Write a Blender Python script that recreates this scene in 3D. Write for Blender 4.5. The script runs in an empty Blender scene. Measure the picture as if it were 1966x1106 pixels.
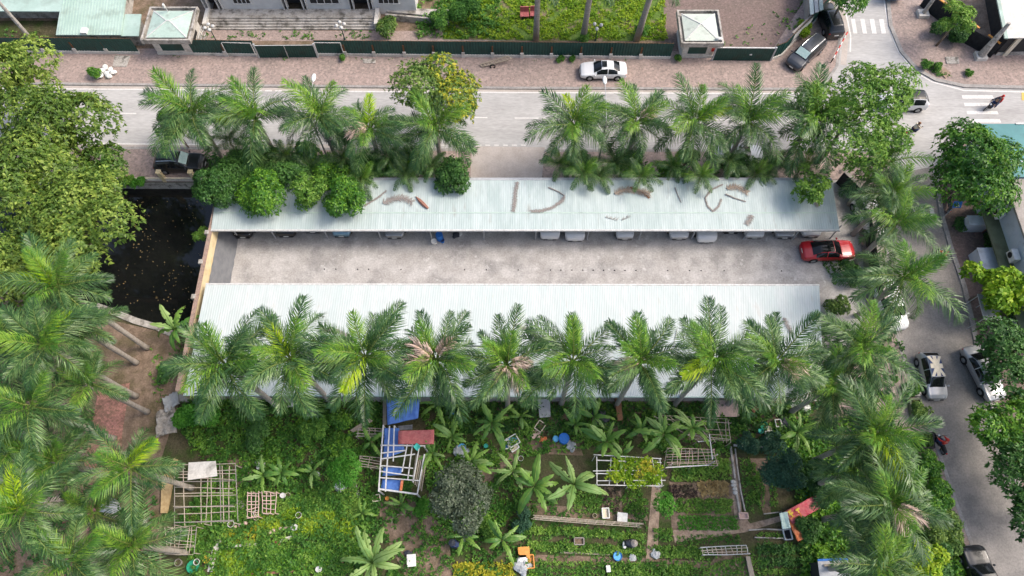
import bpy, bmesh, math, random
import numpy as np
from mathutils import Vector, Matrix, Euler

# ---------------------------------------------------------------- camera, sky, sun, exposure
SC = bpy.context.scene
COL = SC.collection
H, PITCH, F = 55.0, math.radians(66), 1966 * 24 / 36
SP, CP = math.sin(PITCH), math.cos(PITCH)
cam = bpy.data.cameras.new("camera")
cam.sensor_width = 36; cam.lens = 24; cam.clip_end = 2000
camo = bpy.data.objects.new("camera", cam); COL.objects.link(camo)
camo.location = (0, 0, H); camo.rotation_euler = (math.pi / 2 - PITCH, 0, 0)
SC.camera = camo
SUN_EL, SUN_AZ = 50, 80            # degrees; azimuth clockwise from +Y, so light comes from the right
w = bpy.data.worlds.new("World"); SC.world = w; w.use_nodes = True
sky = w.node_tree.nodes.new('ShaderNodeTexSky'); sky.sky_type = 'NISHITA'; sky.sun_disc = False
sky.sun_elevation = math.radians(SUN_EL); sky.sun_rotation = math.radians(SUN_AZ)
sky.air_density = 1.0; sky.dust_density = 5.0; sky.ozone_density = 1.0
bg = w.node_tree.nodes['Background']; bg.inputs[1].default_value = 0.15
w.node_tree.links.new(sky.outputs[0], bg.inputs[0])
sl = bpy.data.lights.new("sun", 'SUN'); sl.energy = 1.0; sl.angle = math.radians(18); sl.color = (1, .95, .87)
so = bpy.data.objects.new("sun", sl); COL.objects.link(so)
a, e = math.radians(SUN_AZ), math.radians(SUN_EL)
so.rotation_euler = Vector((-math.sin(a) * math.cos(e), -math.cos(a) * math.cos(e), -math.sin(e))).to_track_quat('-Z', 'Y').to_euler()
so.location = (60, 30, 80)
vs = SC.view_settings; vs.view_transform = 'Standard'; vs.look = 'None'; vs.gamma = 1; vs.use_curve_mapping = False
vs.exposure = 0.82

# ---------------------------------------------------------------- helpers
def P(px, py, z=0.0):
    """the point at height z that the surveying ray through photo pixel (px, py) meets"""
    u, v = (px - 983) / F, (py - 553) / F
    d = (H - z) / (SP + v * CP)
    return Vector((u * d, d * (CP - v * SP), z))

def PV(pts, z=0.0): return [P(x, y, z) for x, y in pts]

class MB:
    """collects shapes; build() links them as one mesh object"""
    def __init__(s): s.v, s.f, s.m = [], [], []
    def add(s, vs, fs, m=0):
        o = len(s.v); s.v += [tuple(x) for x in vs]
        for f in fs: s.f.append(tuple(i + o for i in f)); s.m.append(m)
        return s
    def box(s, c, d, rz=0, m=0, tilt=None):
        hx, hy, hz = d[0] / 2, d[1] / 2, d[2] / 2
        R = Euler((tilt[0], tilt[1], rz) if tilt else (0, 0, rz)).to_matrix(); c = Vector(c)
        vs = [c + R @ Vector((x * hx, y * hy, z * hz)) for z in (-1, 1) for x, y in ((-1, -1), (1, -1), (1, 1), (-1, 1))]
        return s.add(vs, [(3, 2, 1, 0), (4, 5, 6, 7), (0, 1, 5, 4), (1, 2, 6, 5), (2, 3, 7, 6), (3, 0, 4, 7)], m)
    def tube(s, pts, r, n=6, m=0, cap=True):
        pts = [Vector(p) for p in pts]; k = len(pts)
        rs = r if isinstance(r, (list, tuple)) else [r] * k
        vs = []
        for i, p in enumerate(pts):
            t = (pts[min(i + 1, k - 1)] - pts[max(i - 1, 0)]).normalized()
            a = t.cross(Vector((0, 0, 1)) if abs(t.z) < .9 else Vector((1, 0, 0))).normalized(); b = t.cross(a)
            for j in range(n):
                q = 2 * math.pi * j / n
                vs.append(p + rs[i] * (math.cos(q) * a + math.sin(q) * b))
        fs = [(i * n + j, i * n + (j + 1) % n, (i + 1) * n + (j + 1) % n, (i + 1) * n + j) for i in range(k - 1) for j in range(n)]
        if cap: fs += [tuple(range(n))[::-1], tuple((k - 1) * n + j for j in range(n))]
        return s.add(vs, fs, m)
    def bar(s, p, q, w, h=None, m=0):
        """rectangular bar from p to q"""
        p, q = Vector(p), Vector(q); h = h or w; t = (q - p).normalized()
        a = t.cross(Vector((0, 0, 1)) if abs(t.z) < .95 else Vector((1, 0, 0))).normalized(); b = a.cross(t)
        vs = [x + sa * a * w / 2 + sb * b * h / 2 for x in (p, q) for sa, sb in ((-1, -1), (1, -1), (1, 1), (-1, 1))]
        return s.add(vs, [(3, 2, 1, 0), (4, 5, 6, 7), (0, 1, 5, 4), (1, 2, 6, 5), (2, 3, 7, 6), (3, 0, 4, 7)], m)
    def lathe(s, prof, c=(0, 0, 0), n=14, m=0, axis='z', sx=1, sy=1):
        c = Vector(c); vs = []
        for r, z in prof:
            for j in range(n):
                q = 2 * math.pi * j / n; x, y = r * math.cos(q) * sx, r * math.sin(q) * sy
                vs.append(c + (Vector((x, y, z)) if axis == 'z' else Vector((x, z, y)) if axis == 'y' else Vector((z, x, y))))
        k = len(prof)
        fs = [(i * n + j, i * n + (j + 1) % n, (i + 1) * n + (j + 1) % n, (i + 1) * n + j) for i in range(k - 1) for j in range(n)]
        return s.add(vs, fs, m)
    def ball(s, c, r, n=10, m=0, jit=0, rng=random):
        r = (r, r, r) if isinstance(r, (int, float)) else r
        k = n // 2 + 1; vs = []
        for i in range(k + 1):
            t = math.pi * i / k
            for j in range(n):
                q = 2 * math.pi * j / n; g = 1 + rng.uniform(-jit, jit)
                vs.append(Vector(c) + Vector((r[0] * math.sin(t) * math.cos(q) * g, r[1] * math.sin(t) * math.sin(q) * g, r[2] * math.cos(t) * g)))
        fs = [(i * n + j, (i + 1) * n + j, (i + 1) * n + (j + 1) % n, i * n + (j + 1) % n) for i in range(k) for j in range(n)]
        return s.add(vs, fs, m)
    def prism(s, poly, z0, z1, m=0, side=None):
        """vertical prism over a polygon of 2-D or 3-D points"""
        n = len(poly); ar = sum(poly[i][0] * poly[(i + 1) % n][1] - poly[(i + 1) % n][0] * poly[i][1] for i in range(n))
        if ar < 0: poly = poly[::-1]
        s.add([(p[0], p[1], z1) for p in poly], [tuple(range(n))], m)
        vs = [(p[0], p[1], z) for z in (z0, z1) for p in poly]
        return s.add(vs, [(i, (i + 1) % n, n + (i + 1) % n, n + i) for i in range(n)], m if side is None else side)
    def slab(s, pts, t, m=0):
        """a sheet through 3-D points with thickness t below"""
        n = len(pts); pts = [Vector(p) for p in pts]
        nn = (pts[1] - pts[0]).cross(pts[2] - pts[0])
        if nn.z < 0: pts = pts[::-1]
        lo = [p - Vector((0, 0, t)) for p in pts]
        return s.add(pts + lo, [tuple(range(n)), tuple(range(2 * n - 1, n - 1, -1))] + [(i, n + i, n + (i + 1) % n, (i + 1) % n) for i in range(n)], m)
    def build(s, name, mats, parent=None, loc=None, smooth=False, rz=0):
        me = bpy.data.meshes.new(name); me.from_pydata(s.v, [], s.f)
        for m in (mats if isinstance(mats, (list, tuple)) else [mats]): me.materials.append(m)
        if len(me.materials) > 1: me.polygons.foreach_set('material_index', s.m)
        if smooth: me.polygons.foreach_set('use_smooth', [True] * len(me.polygons))
        me.update()
        return link(name, me, parent, loc, rz)

def link(name, me, parent=None, loc=None, rz=0):
    o = bpy.data.objects.new(name, me); COL.objects.link(o)
    if parent: o.parent = parent
    if loc is not None: o.location = loc
    o.rotation_euler.z = rz
    return o
def tag(o, label=None, cat=None, group=None, kind=None):
    for k, v in (('label', label), ('category', cat), ('group', group), ('kind', kind)):
        if v: o[k] = v
    return o
def thing(name, loc, label, cat, group=None, rz=0):
    return tag(link(name, None, None, loc, rz), label, cat, group)
def put(name, me, mats, parent, loc=(0, 0, 0), rot=(0, 0, 0), sc=1):
    """an object on shared mesh data with its own materials"""
    o = bpy.data.objects.new(name, me); COL.objects.link(o); o.parent = parent
    o.location = loc; o.rotation_euler = rot; o.scale = (sc, sc, sc) if isinstance(sc, (int, float)) else sc
    for i, m in enumerate(mats or []):
        if m: o.material_slots[i].link = 'OBJECT'; o.material_slots[i].material = m
    return o

# ---------------------------------------------------------------- materials
def mat(name, c1, c2=None, scale=3, rough=.8, spec=.3, bump=0, bscale=30, c3=None, s3=.3, lo=.4, hi=.6, l3=.52, h3=.7, fine=.0, metal=0, stretch=None, c4=None, s4=1, l4=.6, h4=.75):
    m = bpy.data.materials.new(name); m.use_nodes = True; nt = m.node_tree; N, L = nt.nodes, nt.links
    b = N['Principled BSDF']; b.inputs['Roughness'].default_value = rough; b.inputs['Specular IOR Level'].default_value = spec
    b.inputs['Metallic'].default_value = metal
    def noise(sc, det=6):
        n = N.new('ShaderNodeTexNoise'); n.inputs['Scale'].default_value = sc; n.inputs['Detail'].default_value = det
        n.inputs['Roughness'].default_value = .62; L.new(co, n.inputs['Vector']); return n.outputs['Fac']
    def ramp(fac, lo, hi):
        r = N.new('ShaderNodeMapRange'); r.inputs['From Min'].default_value = lo; r.inputs['From Max'].default_value = hi
        L.new(fac, r.inputs['Value']); return r.outputs['Result']
    def mix(fac, ca, cb, mode='MIX'):
        x = N.new('ShaderNodeMix'); x.data_type = 'RGBA'; x.blend_type = mode
        if isinstance(fac, float): x.inputs[0].default_value = fac
        else: L.new(fac, x.inputs[0])
        for i, c in ((6, ca), (7, cb)):
            if isinstance(c, tuple): x.inputs[i].default_value = (*c, 1)
            else: L.new(c, x.inputs[i])
        return x.outputs[2]
    tc = N.new('ShaderNodeTexCoord'); co = tc.outputs['Object']
    if stretch:
        mp = N.new('ShaderNodeMapping'); mp.inputs['Scale'].default_value = stretch; L.new(co, mp.inputs[0]); co = mp.outputs[0]
    col = c1
    if c2: col = mix(ramp(noise(scale), lo, hi), c1, c2)
    if c3: col = mix(ramp(noise(s3, 8), l3, h3), col, c3)
    if c4: col = mix(ramp(noise(s4, 8), l4, h4), col, c4)
    if fine:
        g = noise(7, 5); r = N.new('ShaderNodeMapRange'); r.inputs['From Min'].default_value = .3; r.inputs['From Max'].default_value = .7
        r.inputs['To Min'].default_value = 1 - fine; r.inputs['To Max'].default_value = 1 + fine; L.new(g, r.inputs['Value'])
        cc = N.new('ShaderNodeVectorMath'); cc.operation = 'SCALE'
        if isinstance(col, tuple): cc.inputs[0].default_value = col
        else: L.new(col, cc.inputs[0])
        L.new(r.outputs[0], cc.inputs['Scale']); col = cc.outputs[0]
    if isinstance(col, tuple): b.inputs['Base Color'].default_value = (*col, 1)
    else: L.new(col, b.inputs['Base Color'])
    if bump:
        bn = N.new('ShaderNodeBump'); bn.inputs['Strength'].default_value = bump; bn.inputs['Distance'].default_value = .05
        L.new(noise(bscale, 4), bn.inputs['Height']); L.new(bn.outputs[0], b.inputs['Normal'])
    m['ctx'] = 1
    return m

def brick_mat(name, c1, c2, mortar, size=.22, dirt=(.2, .16, .13), l3=.5, h3=.75):
    m = mat(name, c1, rough=.9); nt = m.node_tree; N, L = nt.nodes, nt.links; b = N['Principled BSDF']
    tc = N.new('ShaderNodeTexCoord'); br = N.new('ShaderNodeTexBrick'); L.new(tc.outputs['Object'], br.inputs['Vector'])
    br.inputs['Color1'].default_value = (*c1, 1); br.inputs['Color2'].default_value = (*c2, 1); br.inputs['Mortar'].default_value = (*mortar, 1)
    br.inputs['Scale'].default_value = 1; br.inputs['Brick Width'].default_value = size; br.inputs['Row Height'].default_value = size / 2
    br.inputs['Mortar Size'].default_value = .012; br.inputs['Bias'].default_value = 0
    out = br.outputs['Color']
    for sc, lo, hi, cc, am in ((.35, l3, h3, dirt, .8), (2.3, .5, .8, tuple(x * 1.35 for x in c1), .6), (5, .48, .66, tuple(x * .6 for x in dirt), .55), (4.3, .52, .68, tuple(min(1, x * 1.5) for x in c1), .5)):
        n = N.new('ShaderNodeTexNoise'); n.inputs['Scale'].default_value = sc; n.inputs['Detail'].default_value = 8; L.new(tc.outputs['Object'], n.inputs['Vector'])
        r = N.new('ShaderNodeMapRange'); r.inputs['From Min'].default_value = lo; r.inputs['From Max'].default_value = hi; r.inputs['To Max'].default_value = am
        L.new(n.outputs['Fac'], r.inputs['Value'])
        x = N.new('ShaderNodeMix'); x.data_type = 'RGBA'; L.new(r.outputs[0], x.inputs[0]); L.new(out, x.inputs[6]); x.inputs[7].default_value = (*cc, 1)
        out = x.outputs[2]
    L.new(out, b.inputs['Base Color']); return m

def leaf_mat(name, ca, cb, cc=None, rough=.5, spec=.35, trans=.3):
    """foliage: colour varies leaf by leaf and in drifts through the crown"""
    m = bpy.data.materials.new(name); m.use_nodes = True; nt = m.node_tree; N, L = nt.nodes, nt.links
    b = N['Principled BSDF']; b.inputs['Roughness'].default_value = rough; b.inputs['Specular IOR Level'].default_value = spec
    g = N.new('ShaderNodeNewGeometry'); oi = N.new('ShaderNodeObjectInfo'); tc = N.new('ShaderNodeTexCoord')
    ns = N.new('ShaderNodeTexNoise'); ns.inputs['Scale'].default_value = .7; ns.inputs['Detail'].default_value = 3; L.new(tc.outputs['Object'], ns.inputs['Vector'])
    a1 = N.new('ShaderNodeMath'); a1.operation = 'MULTIPLY_ADD'; L.new(ns.outputs['Fac'], a1.inputs[0]); a1.inputs[1].default_value = 1.6; a1.inputs[2].default_value = -.55
    a2 = N.new('ShaderNodeMath'); a2.operation = 'MULTIPLY_ADD'; L.new(g.outputs['Random Per Island'], a2.inputs[0]); a2.inputs[1].default_value = .7; L.new(a1.outputs[0], a2.inputs[2])
    a3 = N.new('ShaderNodeMath'); a3.operation = 'MULTIPLY_ADD'; L.new(oi.outputs['Random'], a3.inputs[0]); a3.inputs[1].default_value = .3; L.new(a2.outputs[0], a3.inputs[2])
    r = N.new('ShaderNodeValToRGB'); e = r.color_ramp.elements; e[0].position = .1; e[0].color = (*ca, 1); e[1].position = .75; e[1].color = (*cb, 1)
    if cc: k = r.color_ramp.elements.new(1.0); k.color = (*cc, 1)
    L.new(a3.outputs[0], r.inputs[0]); L.new(r.outputs[0], b.inputs['Base Color'])
    t = N.new('ShaderNodeBsdfTranslucent'); L.new(r.outputs[0], t.inputs[0])
    mx = N.new('ShaderNodeMixShader'); mx.inputs[0].default_value = trans; L.new(b.outputs[0], mx.inputs[1]); L.new(t.outputs[0], mx.inputs[2])
    L.new(mx.outputs[0], N['Material Output'].inputs['Surface']); return m

K = {}
K['soil'] = mat('soil', (.07, .065, .035), (.125, .105, .065), 1.2, .95, .1, .6, 12, c3=(.05, .075, .022), s3=.6, l3=.44, h3=.58, fine=.4)
K['dirt'] = mat('dirt', (.17, .125, .09), (.26, .19, .14), 1.5, .95, .1, .5, 14, c3=(.12, .10, .055), s3=.6, l3=.48, h3=.66, fine=.3)
K['path'] = mat('path_earth', (.27, .20, .15), (.38, .29, .22), 2, .95, .1, .4, 14, c3=(.17, .13, .09), s3=.9, fine=.25)
K['asphalt'] = mat('asphalt', (.395, .384, .37), (.46, .45, .435), 1.2, .9, .2, .15, 60, c3=(.34, .33, .318), s3=.6, l3=.5, h3=.68, fine=.14, stretch=(.22, 1, 1), c4=(.29, .275, .26), s4=1.8, l4=.64, h4=.75)
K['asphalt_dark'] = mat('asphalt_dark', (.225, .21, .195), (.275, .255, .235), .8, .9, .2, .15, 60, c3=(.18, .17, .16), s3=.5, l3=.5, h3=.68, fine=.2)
K['drive'] = mat('drive_concrete', (.42, .37, .33), (.48, .43, .39), .7, .9, .2, .1, 40, c3=(.33, .29, .26), s3=.3, fine=.1)
K['lot'] = mat('lot_concrete', (.375, .355, .335), (.485, .465, .445), .6, .9, .2, .1, 40, c3=(.28, .27, .26), s3=.35, l3=.5, h3=.66, fine=.2, c4=(.58, .565, .55), s4=1.0, l4=.6, h4=.70)
K['line'] = mat('road_paint', (.68, .66, .63), (.5, .48, .45), 6, .7, .3, lo=.45, hi=.75)
K['yline'] = mat('yellow_paint', (.7, .48, .12), (.6, .4, .1), 6, .7)
K['brick'] = brick_mat('pavement_brick', (.375, .28, .245), (.32, .25, .22), (.28, .24, .215), .24, dirt=(.25, .205, .18))
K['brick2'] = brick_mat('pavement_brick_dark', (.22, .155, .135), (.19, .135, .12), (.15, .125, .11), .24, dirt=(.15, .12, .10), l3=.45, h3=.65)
K['brick3'] = brick_mat('red_brick_path', (.42, .20, .16), (.36, .17, .14), (.2, .13, .11), .24, dirt=(.16, .11, .07), l3=.42, h3=.6)
K['kerb'] = mat('kerb_stone', (.27, .255, .24), (.35, .33, .31), 2, .9, fine=.2)
K['conc'] = mat('old_concrete', (.36, .33, .29), (.48, .45, .41), 1.2, .9, c3=(.14, .13, .11), s3=1.3, l3=.5, h3=.65, fine=.2)
K['conc_l'] = mat('pale_concrete', (.58, .55, .50), (.68, .65, .60), 1.2, .9, c3=(.3, .28, .25), s3=.8, l3=.55, h3=.75, fine=.12)
K['wallw'] = mat('white_wall', (.68, .68, .67), (.60, .60, .59), 1, .85, c3=(.4, .39, .37), s3=.7, l3=.58, h3=.8)
K['wally'] = mat('yellow_wall', (.66, .52, .28), (.72, .60, .38), 1, .85, c3=(.5, .42, .3), s3=1.5, l3=.5, h3=.7)
K['wallb'] = mat('blue_white_wall', (.55, .60, .66), (.60, .64, .69), 1, .85, c3=(.4, .43, .45), s3=.8)
K['wallbrick'] = brick_mat('wall_brick', (.34, .22, .17), (.30, .19, .15), (.35, .31, .27), .25, dirt=(.25, .21, .17))
K['fence'] = mat('green_sheet', (.010, .055, .045), (.014, .07, .058), 2, .55, .4, c3=(.02, .045, .035), s3=.7)
K['rust'] = mat('rust', (.12, .06, .03), (.2, .1, .05), 6, .9)
K['roof1'] = mat('pale_roof_sheet', (.44, .515, .50), (.505, .575, .56), 2.0, .5, .35, c3=(.39, .47, .455), s3=.7, l3=.5, h3=.68, fine=.05, stretch=(1, .16, 1), c4=(.34, .34, .31), s4=1.5, l4=.60, h4=.76)
K['roof2'] = mat('white_roof_sheet', (.51, .56, .545), (.565, .605, .595), 2.2, .5, .35, c3=(.50, .565, .55), s3=.8, l3=.46, h3=.66, fine=.04, stretch=(1, .12, 1), c4=(.50, .48, .43), s4=2.2, l4=.62, h4=.78)
K['roofg'] = mat('mint_roof_sheet', (.36, .48, .42), (.42, .54, .48), .4, .5, .4, c3=(.27, .34, .29), s3=.5, l3=.52, h3=.72, fine=.06)
K['roofh'] = mat('hip_roof_sheet', (.40, .52, .45), (.46, .57, .50), 1, .5, .4, c3=(.30, .37, .32), s3=1.2, l3=.55, h3=.7, fine=.08)
K['roofc'] = mat('cream_hip_roof_sheet', (.50, .56, .49), (.56, .60, .53), 1, .5, .4, c3=(.38, .42, .36), s3=1.2, l3=.55, h3=.7, fine=.08)
K['teal'] = mat('teal_roof_sheet', (.045, .19, .20), (.06, .23, .24), .5, .5, .4, c3=(.04, .15, .16), s3=.3)
K['grey'] = mat('grey_roof', (.30, .27, .24), (.36, .33, .30), .8, .9, fine=.15)
K['olive'] = mat('olive_canopy', (.12, .145, .085), (.15, .17, .105), .8, .8, c3=(.09, .1, .06), s3=.6)
K['steel'] = mat('galvanised_steel', (.45, .46, .47), (.38, .39, .40), 4, .5, .5)
K['white'] = mat('white_paint', (.66, .66, .64), (.52, .51, .49), 5, .6)
K['dark'] = mat('dark_void', (.03, .03, .03), (.045, .042, .04), 2, .8)
K['tarpg'] = mat('grey_tarp', (.13, .135, .145), (.16, .165, .175), 1.5, .7, .3, .5, 3, stretch=(3, 1, 1))
K['tarpk'] = mat('black_net', (.022, .023, .025), (.032, .033, .036), 3, .8, .2, .4, 5)
K['tarpb'] = mat('blue_tarp', (.07, .16, .46), (.10, .22, .56), 2, .6, .3, .8, 5)
K['red_sheet'] = mat('red_sheet', (.36, .10, .10), (.42, .14, .13), 3, .8, fine=.2)
K['redcloth'] = mat('red_cloth', (.50, .07, .10), (.58, .17, .18), 2.5, .8, bump=.6, bscale=4)
K['orangecloth'] = mat('orange_cloth', (.58, .15, .05), (.62, .24, .12), 2.5, .8, bump=.6, bscale=4)
K['wood'] = mat('grey_wood', (.30, .25, .19), (.40, .34, .27), 4, .9, stretch=(6, 1, 1))
K['bamboo'] = mat('weathered_bamboo', (.40, .33, .26), (.52, .45, .37), 4, .8)
K['bamboo_y'] = mat('yellow_bamboo', (.42, .29, .14), (.52, .38, .20), 4, .8)
K['bark'] = mat('bark', (.13, .10, .075), (.20, .16, .12), 5, .95, bump=.6, bscale=9)
K['trunk'] = mat('palm_trunk', (.30, .265, .225), (.38, .34, .30), 3, .9, c3=(.22, .19, .15), s3=2.2, stretch=(1, 1, 4), fine=.15)
K['shaft'] = mat('palm_crownshaft', (.10, .19, .035), (.15, .24, .05), 3, .6)
K['water'] = mat('pond_water', (.006, .007, .007), (.010, .011, .010), .4, .06, .5, .03, 3)
K['tyre'] = mat('tyre_rubber', (.02, .02, .02), rough=.85)
K['rim'] = mat('wheel_rim', (.35, .36, .37), rough=.35, metal=.6)
K['glass'] = mat('car_glass', (.010, .012, .013), rough=.08, spec=.5)
K['lens'] = mat('lamp_lens', (.7, .72, .74), rough=.15, spec=.6)
K['tail'] = mat('tail_lens', (.45, .015, .015), rough=.2, spec=.5)
K['trim'] = mat('black_trim', (.015, .015, .016), rough=.6)
K['chrome'] = mat('chrome', (.6, .6, .62), rough=.2, metal=.9)
K['foil'] = mat('sunshade_foil', (.45, .62, .57), (.55, .70, .64), 4, .4, .5, .8, 8)
def paint(name, c, metal=0, coat=.6):
    m = mat(name, c, rough=.35, spec=.5, metal=metal); b = m.node_tree.nodes['Principled BSDF']; b.inputs['Coat Weight'].default_value = coat; b.inputs['Coat Roughness'].default_value = .06
    return m
K['p_white'] = paint('car_white', (.74, .74, .74)); K['p_black'] = paint('car_black', (.012, .013, .015)); K['p_red'] = paint('car_red', (.46, .012, .02))
K['p_silver'] = paint('car_silver', (.42, .43, .44), .5); K['p_blue'] = paint('car_light_blue', (.26, .45, .58), .2); K['p_grey'] = paint('car_graphite', (.05, .055, .065), .3)
K['p_beige'] = paint('car_champagne', (.40, .37, .34), .4)
def plain(n, c, r=.6): K[n] = mat('plastic_' + n, c, tuple(min(1, x * 1.18) for x in c), 6, r); return K[n]
for n_, c_ in (('blue', (.03, .16, .50)), ('sky', (.12, .40, .65)), ('green', (.02, .25, .14)), ('teal_p', (.06, .42, .36)), ('red', (.50, .04, .03)), ('orange', (.62, .28, .07)),
               ('yellow', (.72, .52, .06)), ('black', (.018, .018, .02)), ('foam', (.66, .66, .63)), ('cream', (.62, .55, .42)), ('bag', (.36, .38, .39)), ('darkbag', (.05, .055, .07)),
               ('brown', (.22, .11, .06)), ('dry', (.30, .24, .19)), ('drygrey', (.27, .24, .22)), ('pink', (.58, .42, .36)), ('skin', (.42, .25, .17)), ('navy', (.03, .05, .12)), ('terracotta', (.30, .14, .10))): plain(n_, c_)
# foliage
K['palm'] = leaf_mat('palm_leaflets', (.016, .056, .015), (.056, .142, .034), (.17, .285, .085), .38, .5, .22)
K['lawn'] = mat('lawn', (.07, .13, .025), (.13, .20, .045), 1.5, .95, .1, .5, 12, c3=(.22, .17, .11), s3=.5, l3=.52, h3=.62, fine=.4)
K['palm_new'] = leaf_mat('palm_leaflets_young', (.045, .15, .018), (.12, .28, .03), (.26, .42, .05), .45, .4, .3)
K['palm_yellow'] = leaf_mat('palm_leaflets_yellow', (.14, .30, .01), (.30, .48, .015), (.46, .58, .03), .5, .3, .3)
K['palm_dead'] = leaf_mat('palm_leaflets_dry', (.34, .24, .18), (.56, .42, .34), (.68, .54, .46), .8, .1, .15)
K['grey_dead'] = leaf_mat('dry_frond_grey', (.16, .14, .13), (.27, .24, .22), None, .9, .1, .1)
K['rachis'] = mat('palm_rachis', (.16, .22, .05), (.22, .27, .07), 4, .6)
K['mango'] = leaf_mat('yellow_green_leaves', (.045, .105, .015), (.13, .225, .032), (.30, .40, .07), .5, .35, .25)
K['mango_d'] = leaf_mat('mid_green_leaves', (.035, .095, .016), (.10, .20, .034), (.22, .33, .06), .5, .35, .25)
K['fresh'] = leaf_mat('fresh_green_leaves', (.04, .13, .017), (.12, .27, .036), (.26, .43, .07), .5, .3, .3)
K['ficus'] = leaf_mat('glossy_green_leaves', (.024, .105, .012), (.075, .225, .024), (.20, .40, .035), .45, .4, .3)
K['darkg'] = leaf_mat('dark_green_leaves', (.017, .065, .015), (.05, .145, .028), (.11, .25, .05), .5, .35, .25)
K['olivel'] = leaf_mat('grey_olive_leaves', (.03, .05, .028), (.075, .105, .06), (.16, .20, .13), .5, .35, .2)
K['bluegreen'] = leaf_mat('blue_green_leaves', (.02, .07, .04), (.05, .13, .07), (.09, .2, .11), .55, .3, .25)
K['lime'] = leaf_mat('lime_leaves', (.08, .20, .008), (.20, .36, .015), (.36, .48, .03), .55, .3, .3)
K['yellowl'] = leaf_mat('yellow_leaves', (.14, .22, .02), (.36, .40, .03), (.58, .52, .05), .55, .3, .3)
K['bright'] = leaf_mat('bright_green_leaves', (.03, .15, .012), (.08, .28, .025), (.15, .38, .05), .55, .3, .3)
K['weed'] = leaf_mat('weed_leaves', (.03, .11, .018), (.08, .22, .03), (.18, .35, .05), .6, .3, .25)
K['purple'] = leaf_mat('purple_leaves', (.03, .018, .02), (.06, .035, .035), (.08, .08, .04), .6, .3, .2)
K['straw'] = leaf_mat('straw', (.32, .23, .10), (.45, .34, .16), None, .8, .1, .2)
K['banana'] = leaf_mat('banana_leaf', (.04, .14, .025), (.09, .23, .04), (.20, .36, .06), .42, .45, .3)
K['banana_l'] = leaf_mat('banana_leaf_pale', (.12, .26, .06), (.20, .36, .10), (.30, .44, .14), .45, .4, .3)
K['banana_s'] = mat('banana_stem', (.20, .20, .09), (.28, .25, .12), 4, .7)
# ---------------------------------------------------------------- ground, pond, roads, pavements
def struct(o): o['kind'] = 'structure'; return o
WX = -26.45                                            # outer face of the lot wall along the pond
pond = [Vector((WX, P(400, 351).y, 0)), P(-260, 349), P(-260, 520), P(40, 540), P(186, 590), P(262, 617), P(332, 640), Vector((WX, P(350, 650).y, 0))]
bm = bmesh.new()
outer = [bm.verts.new((x, y, 0)) for x, y in ((-260, -160), (260, -160), (260, 320), (-260, 320))]
inner = [bm.verts.new((p.x, p.y, 0)) for p in pond]
ed = [bm.edges.new((vs[i], vs[(i + 1) % len(vs)])) for vs in (outer, inner) for i in range(len(vs))]
bmesh.ops.triangle_fill(bm, use_beauty=True, edges=ed)
for f in bm.faces:
    f.normal_update()
    if f.normal.z < 0: f.normal_flip()
me = bpy.data.meshes.new('ground'); bm.to_mesh(me); bm.free(); me.materials.append(K['soil']); struct(link('ground', me))
b = MB(); n = len(pond)
for i in range(n):
    p, q = pond[i], pond[(i + 1) % n]
    b.add([p, q, q - Vector((0, 0, 1.6)), p - Vector((0, 0, 1.6))], [(0, 1, 2, 3)])
struct(b.build('pond_bank', K['conc']))
b = MB(); b.add([(p.x, p.y, -1.1) for p in (Vector((-90, 0, 0)), Vector((WX + .02, 0, 0)), Vector((WX + .02, 45, 0)), Vector((-90, 45, 0)))], [(0, 1, 2, 3)])
struct(b.build('pond_water', K['water']))

def sheet(name, px, z, m, kind='structure'):
    v = PV(px); b = MB()
    ar = sum(v[i].x * v[(i + 1) % len(v)].y - v[(i + 1) % len(v)].x * v[i].y for i in range(len(v)))
    if ar < 0: v = v[::-1]
    b.add([(p.x, p.y, z) for p in v], [tuple(range(len(v)))])
    o = b.build(name, K[m]); o['kind'] = kind; return o
def raised(name, px, z, m):
    b = MB(); b.prism(PV(px), 0.0, z, 0, 1); return struct(b.build(name, [K[m], K['kerb']]))
def strip(b, px, wd, z, m=0, t=.0):
    """a band of width wd along a pixel path lying at height z; t adds a thickness"""
    pts = PV(px); n = len(pts); L_, R_ = [], []
    for i, p in enumerate(pts):
        d = (pts[min(i + 1, n - 1)] - pts[max(i - 1, 0)]).normalized(); s = Vector((-d.y, d.x, 0)) * wd / 2
        L_.append(p + s); R_.append(p - s)
    for i in range(n - 1):
        q = [R_[i], R_[i + 1], L_[i + 1], L_[i]]
        if t: b.prism(q, 0.0, z, m)
        else: b.add([(x.x, x.y, z) for x in q], [(0, 1, 2, 3)], m)
    return b

sheet('main_road', [(-400, 150), (2500, 165), (2500, 300), (1720, 350), (1040, 340), (-400, 292)], .010, 'asphalt')
sheet('north_road', [(1585, -140), (1715, -140), (1910, 205), (1600, 205)], .014, 'asphalt')
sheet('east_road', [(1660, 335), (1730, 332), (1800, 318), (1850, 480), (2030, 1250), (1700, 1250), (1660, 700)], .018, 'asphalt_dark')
sheet('driveway', [(903, 281), (1046, 283), (1040, 352), (903, 352)], .026, 'drive')
sheet('parking_lot', [(425, 346), (1645, 346), (1665, 600), (1575, 770), (340, 772), (425, 420)], .020, 'lot')
NP = [(-400, 159), (0, 161), (420, 165), (980, 170), (1480, 172), (1545, 172), (1585, 160), (1606, 128), (1612, 60), (1600, 0), (1588, -80)]
raised('north_pavement', NP + [(1520, -80), (1545, 0), (1500, 70), (1480, 100), (1000, 100), (300, 95), (-400, 92)], .12, 'brick')
EP = [(1694, -90), (1702, -20), (1709, 50), (1730, 100), (1760, 134), (1795, 154), (1850, 166), (1966, 169), (2400, 171)]
raised('corner_pavement', EP + [(2400, -90)], .12, 'brick')
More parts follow.
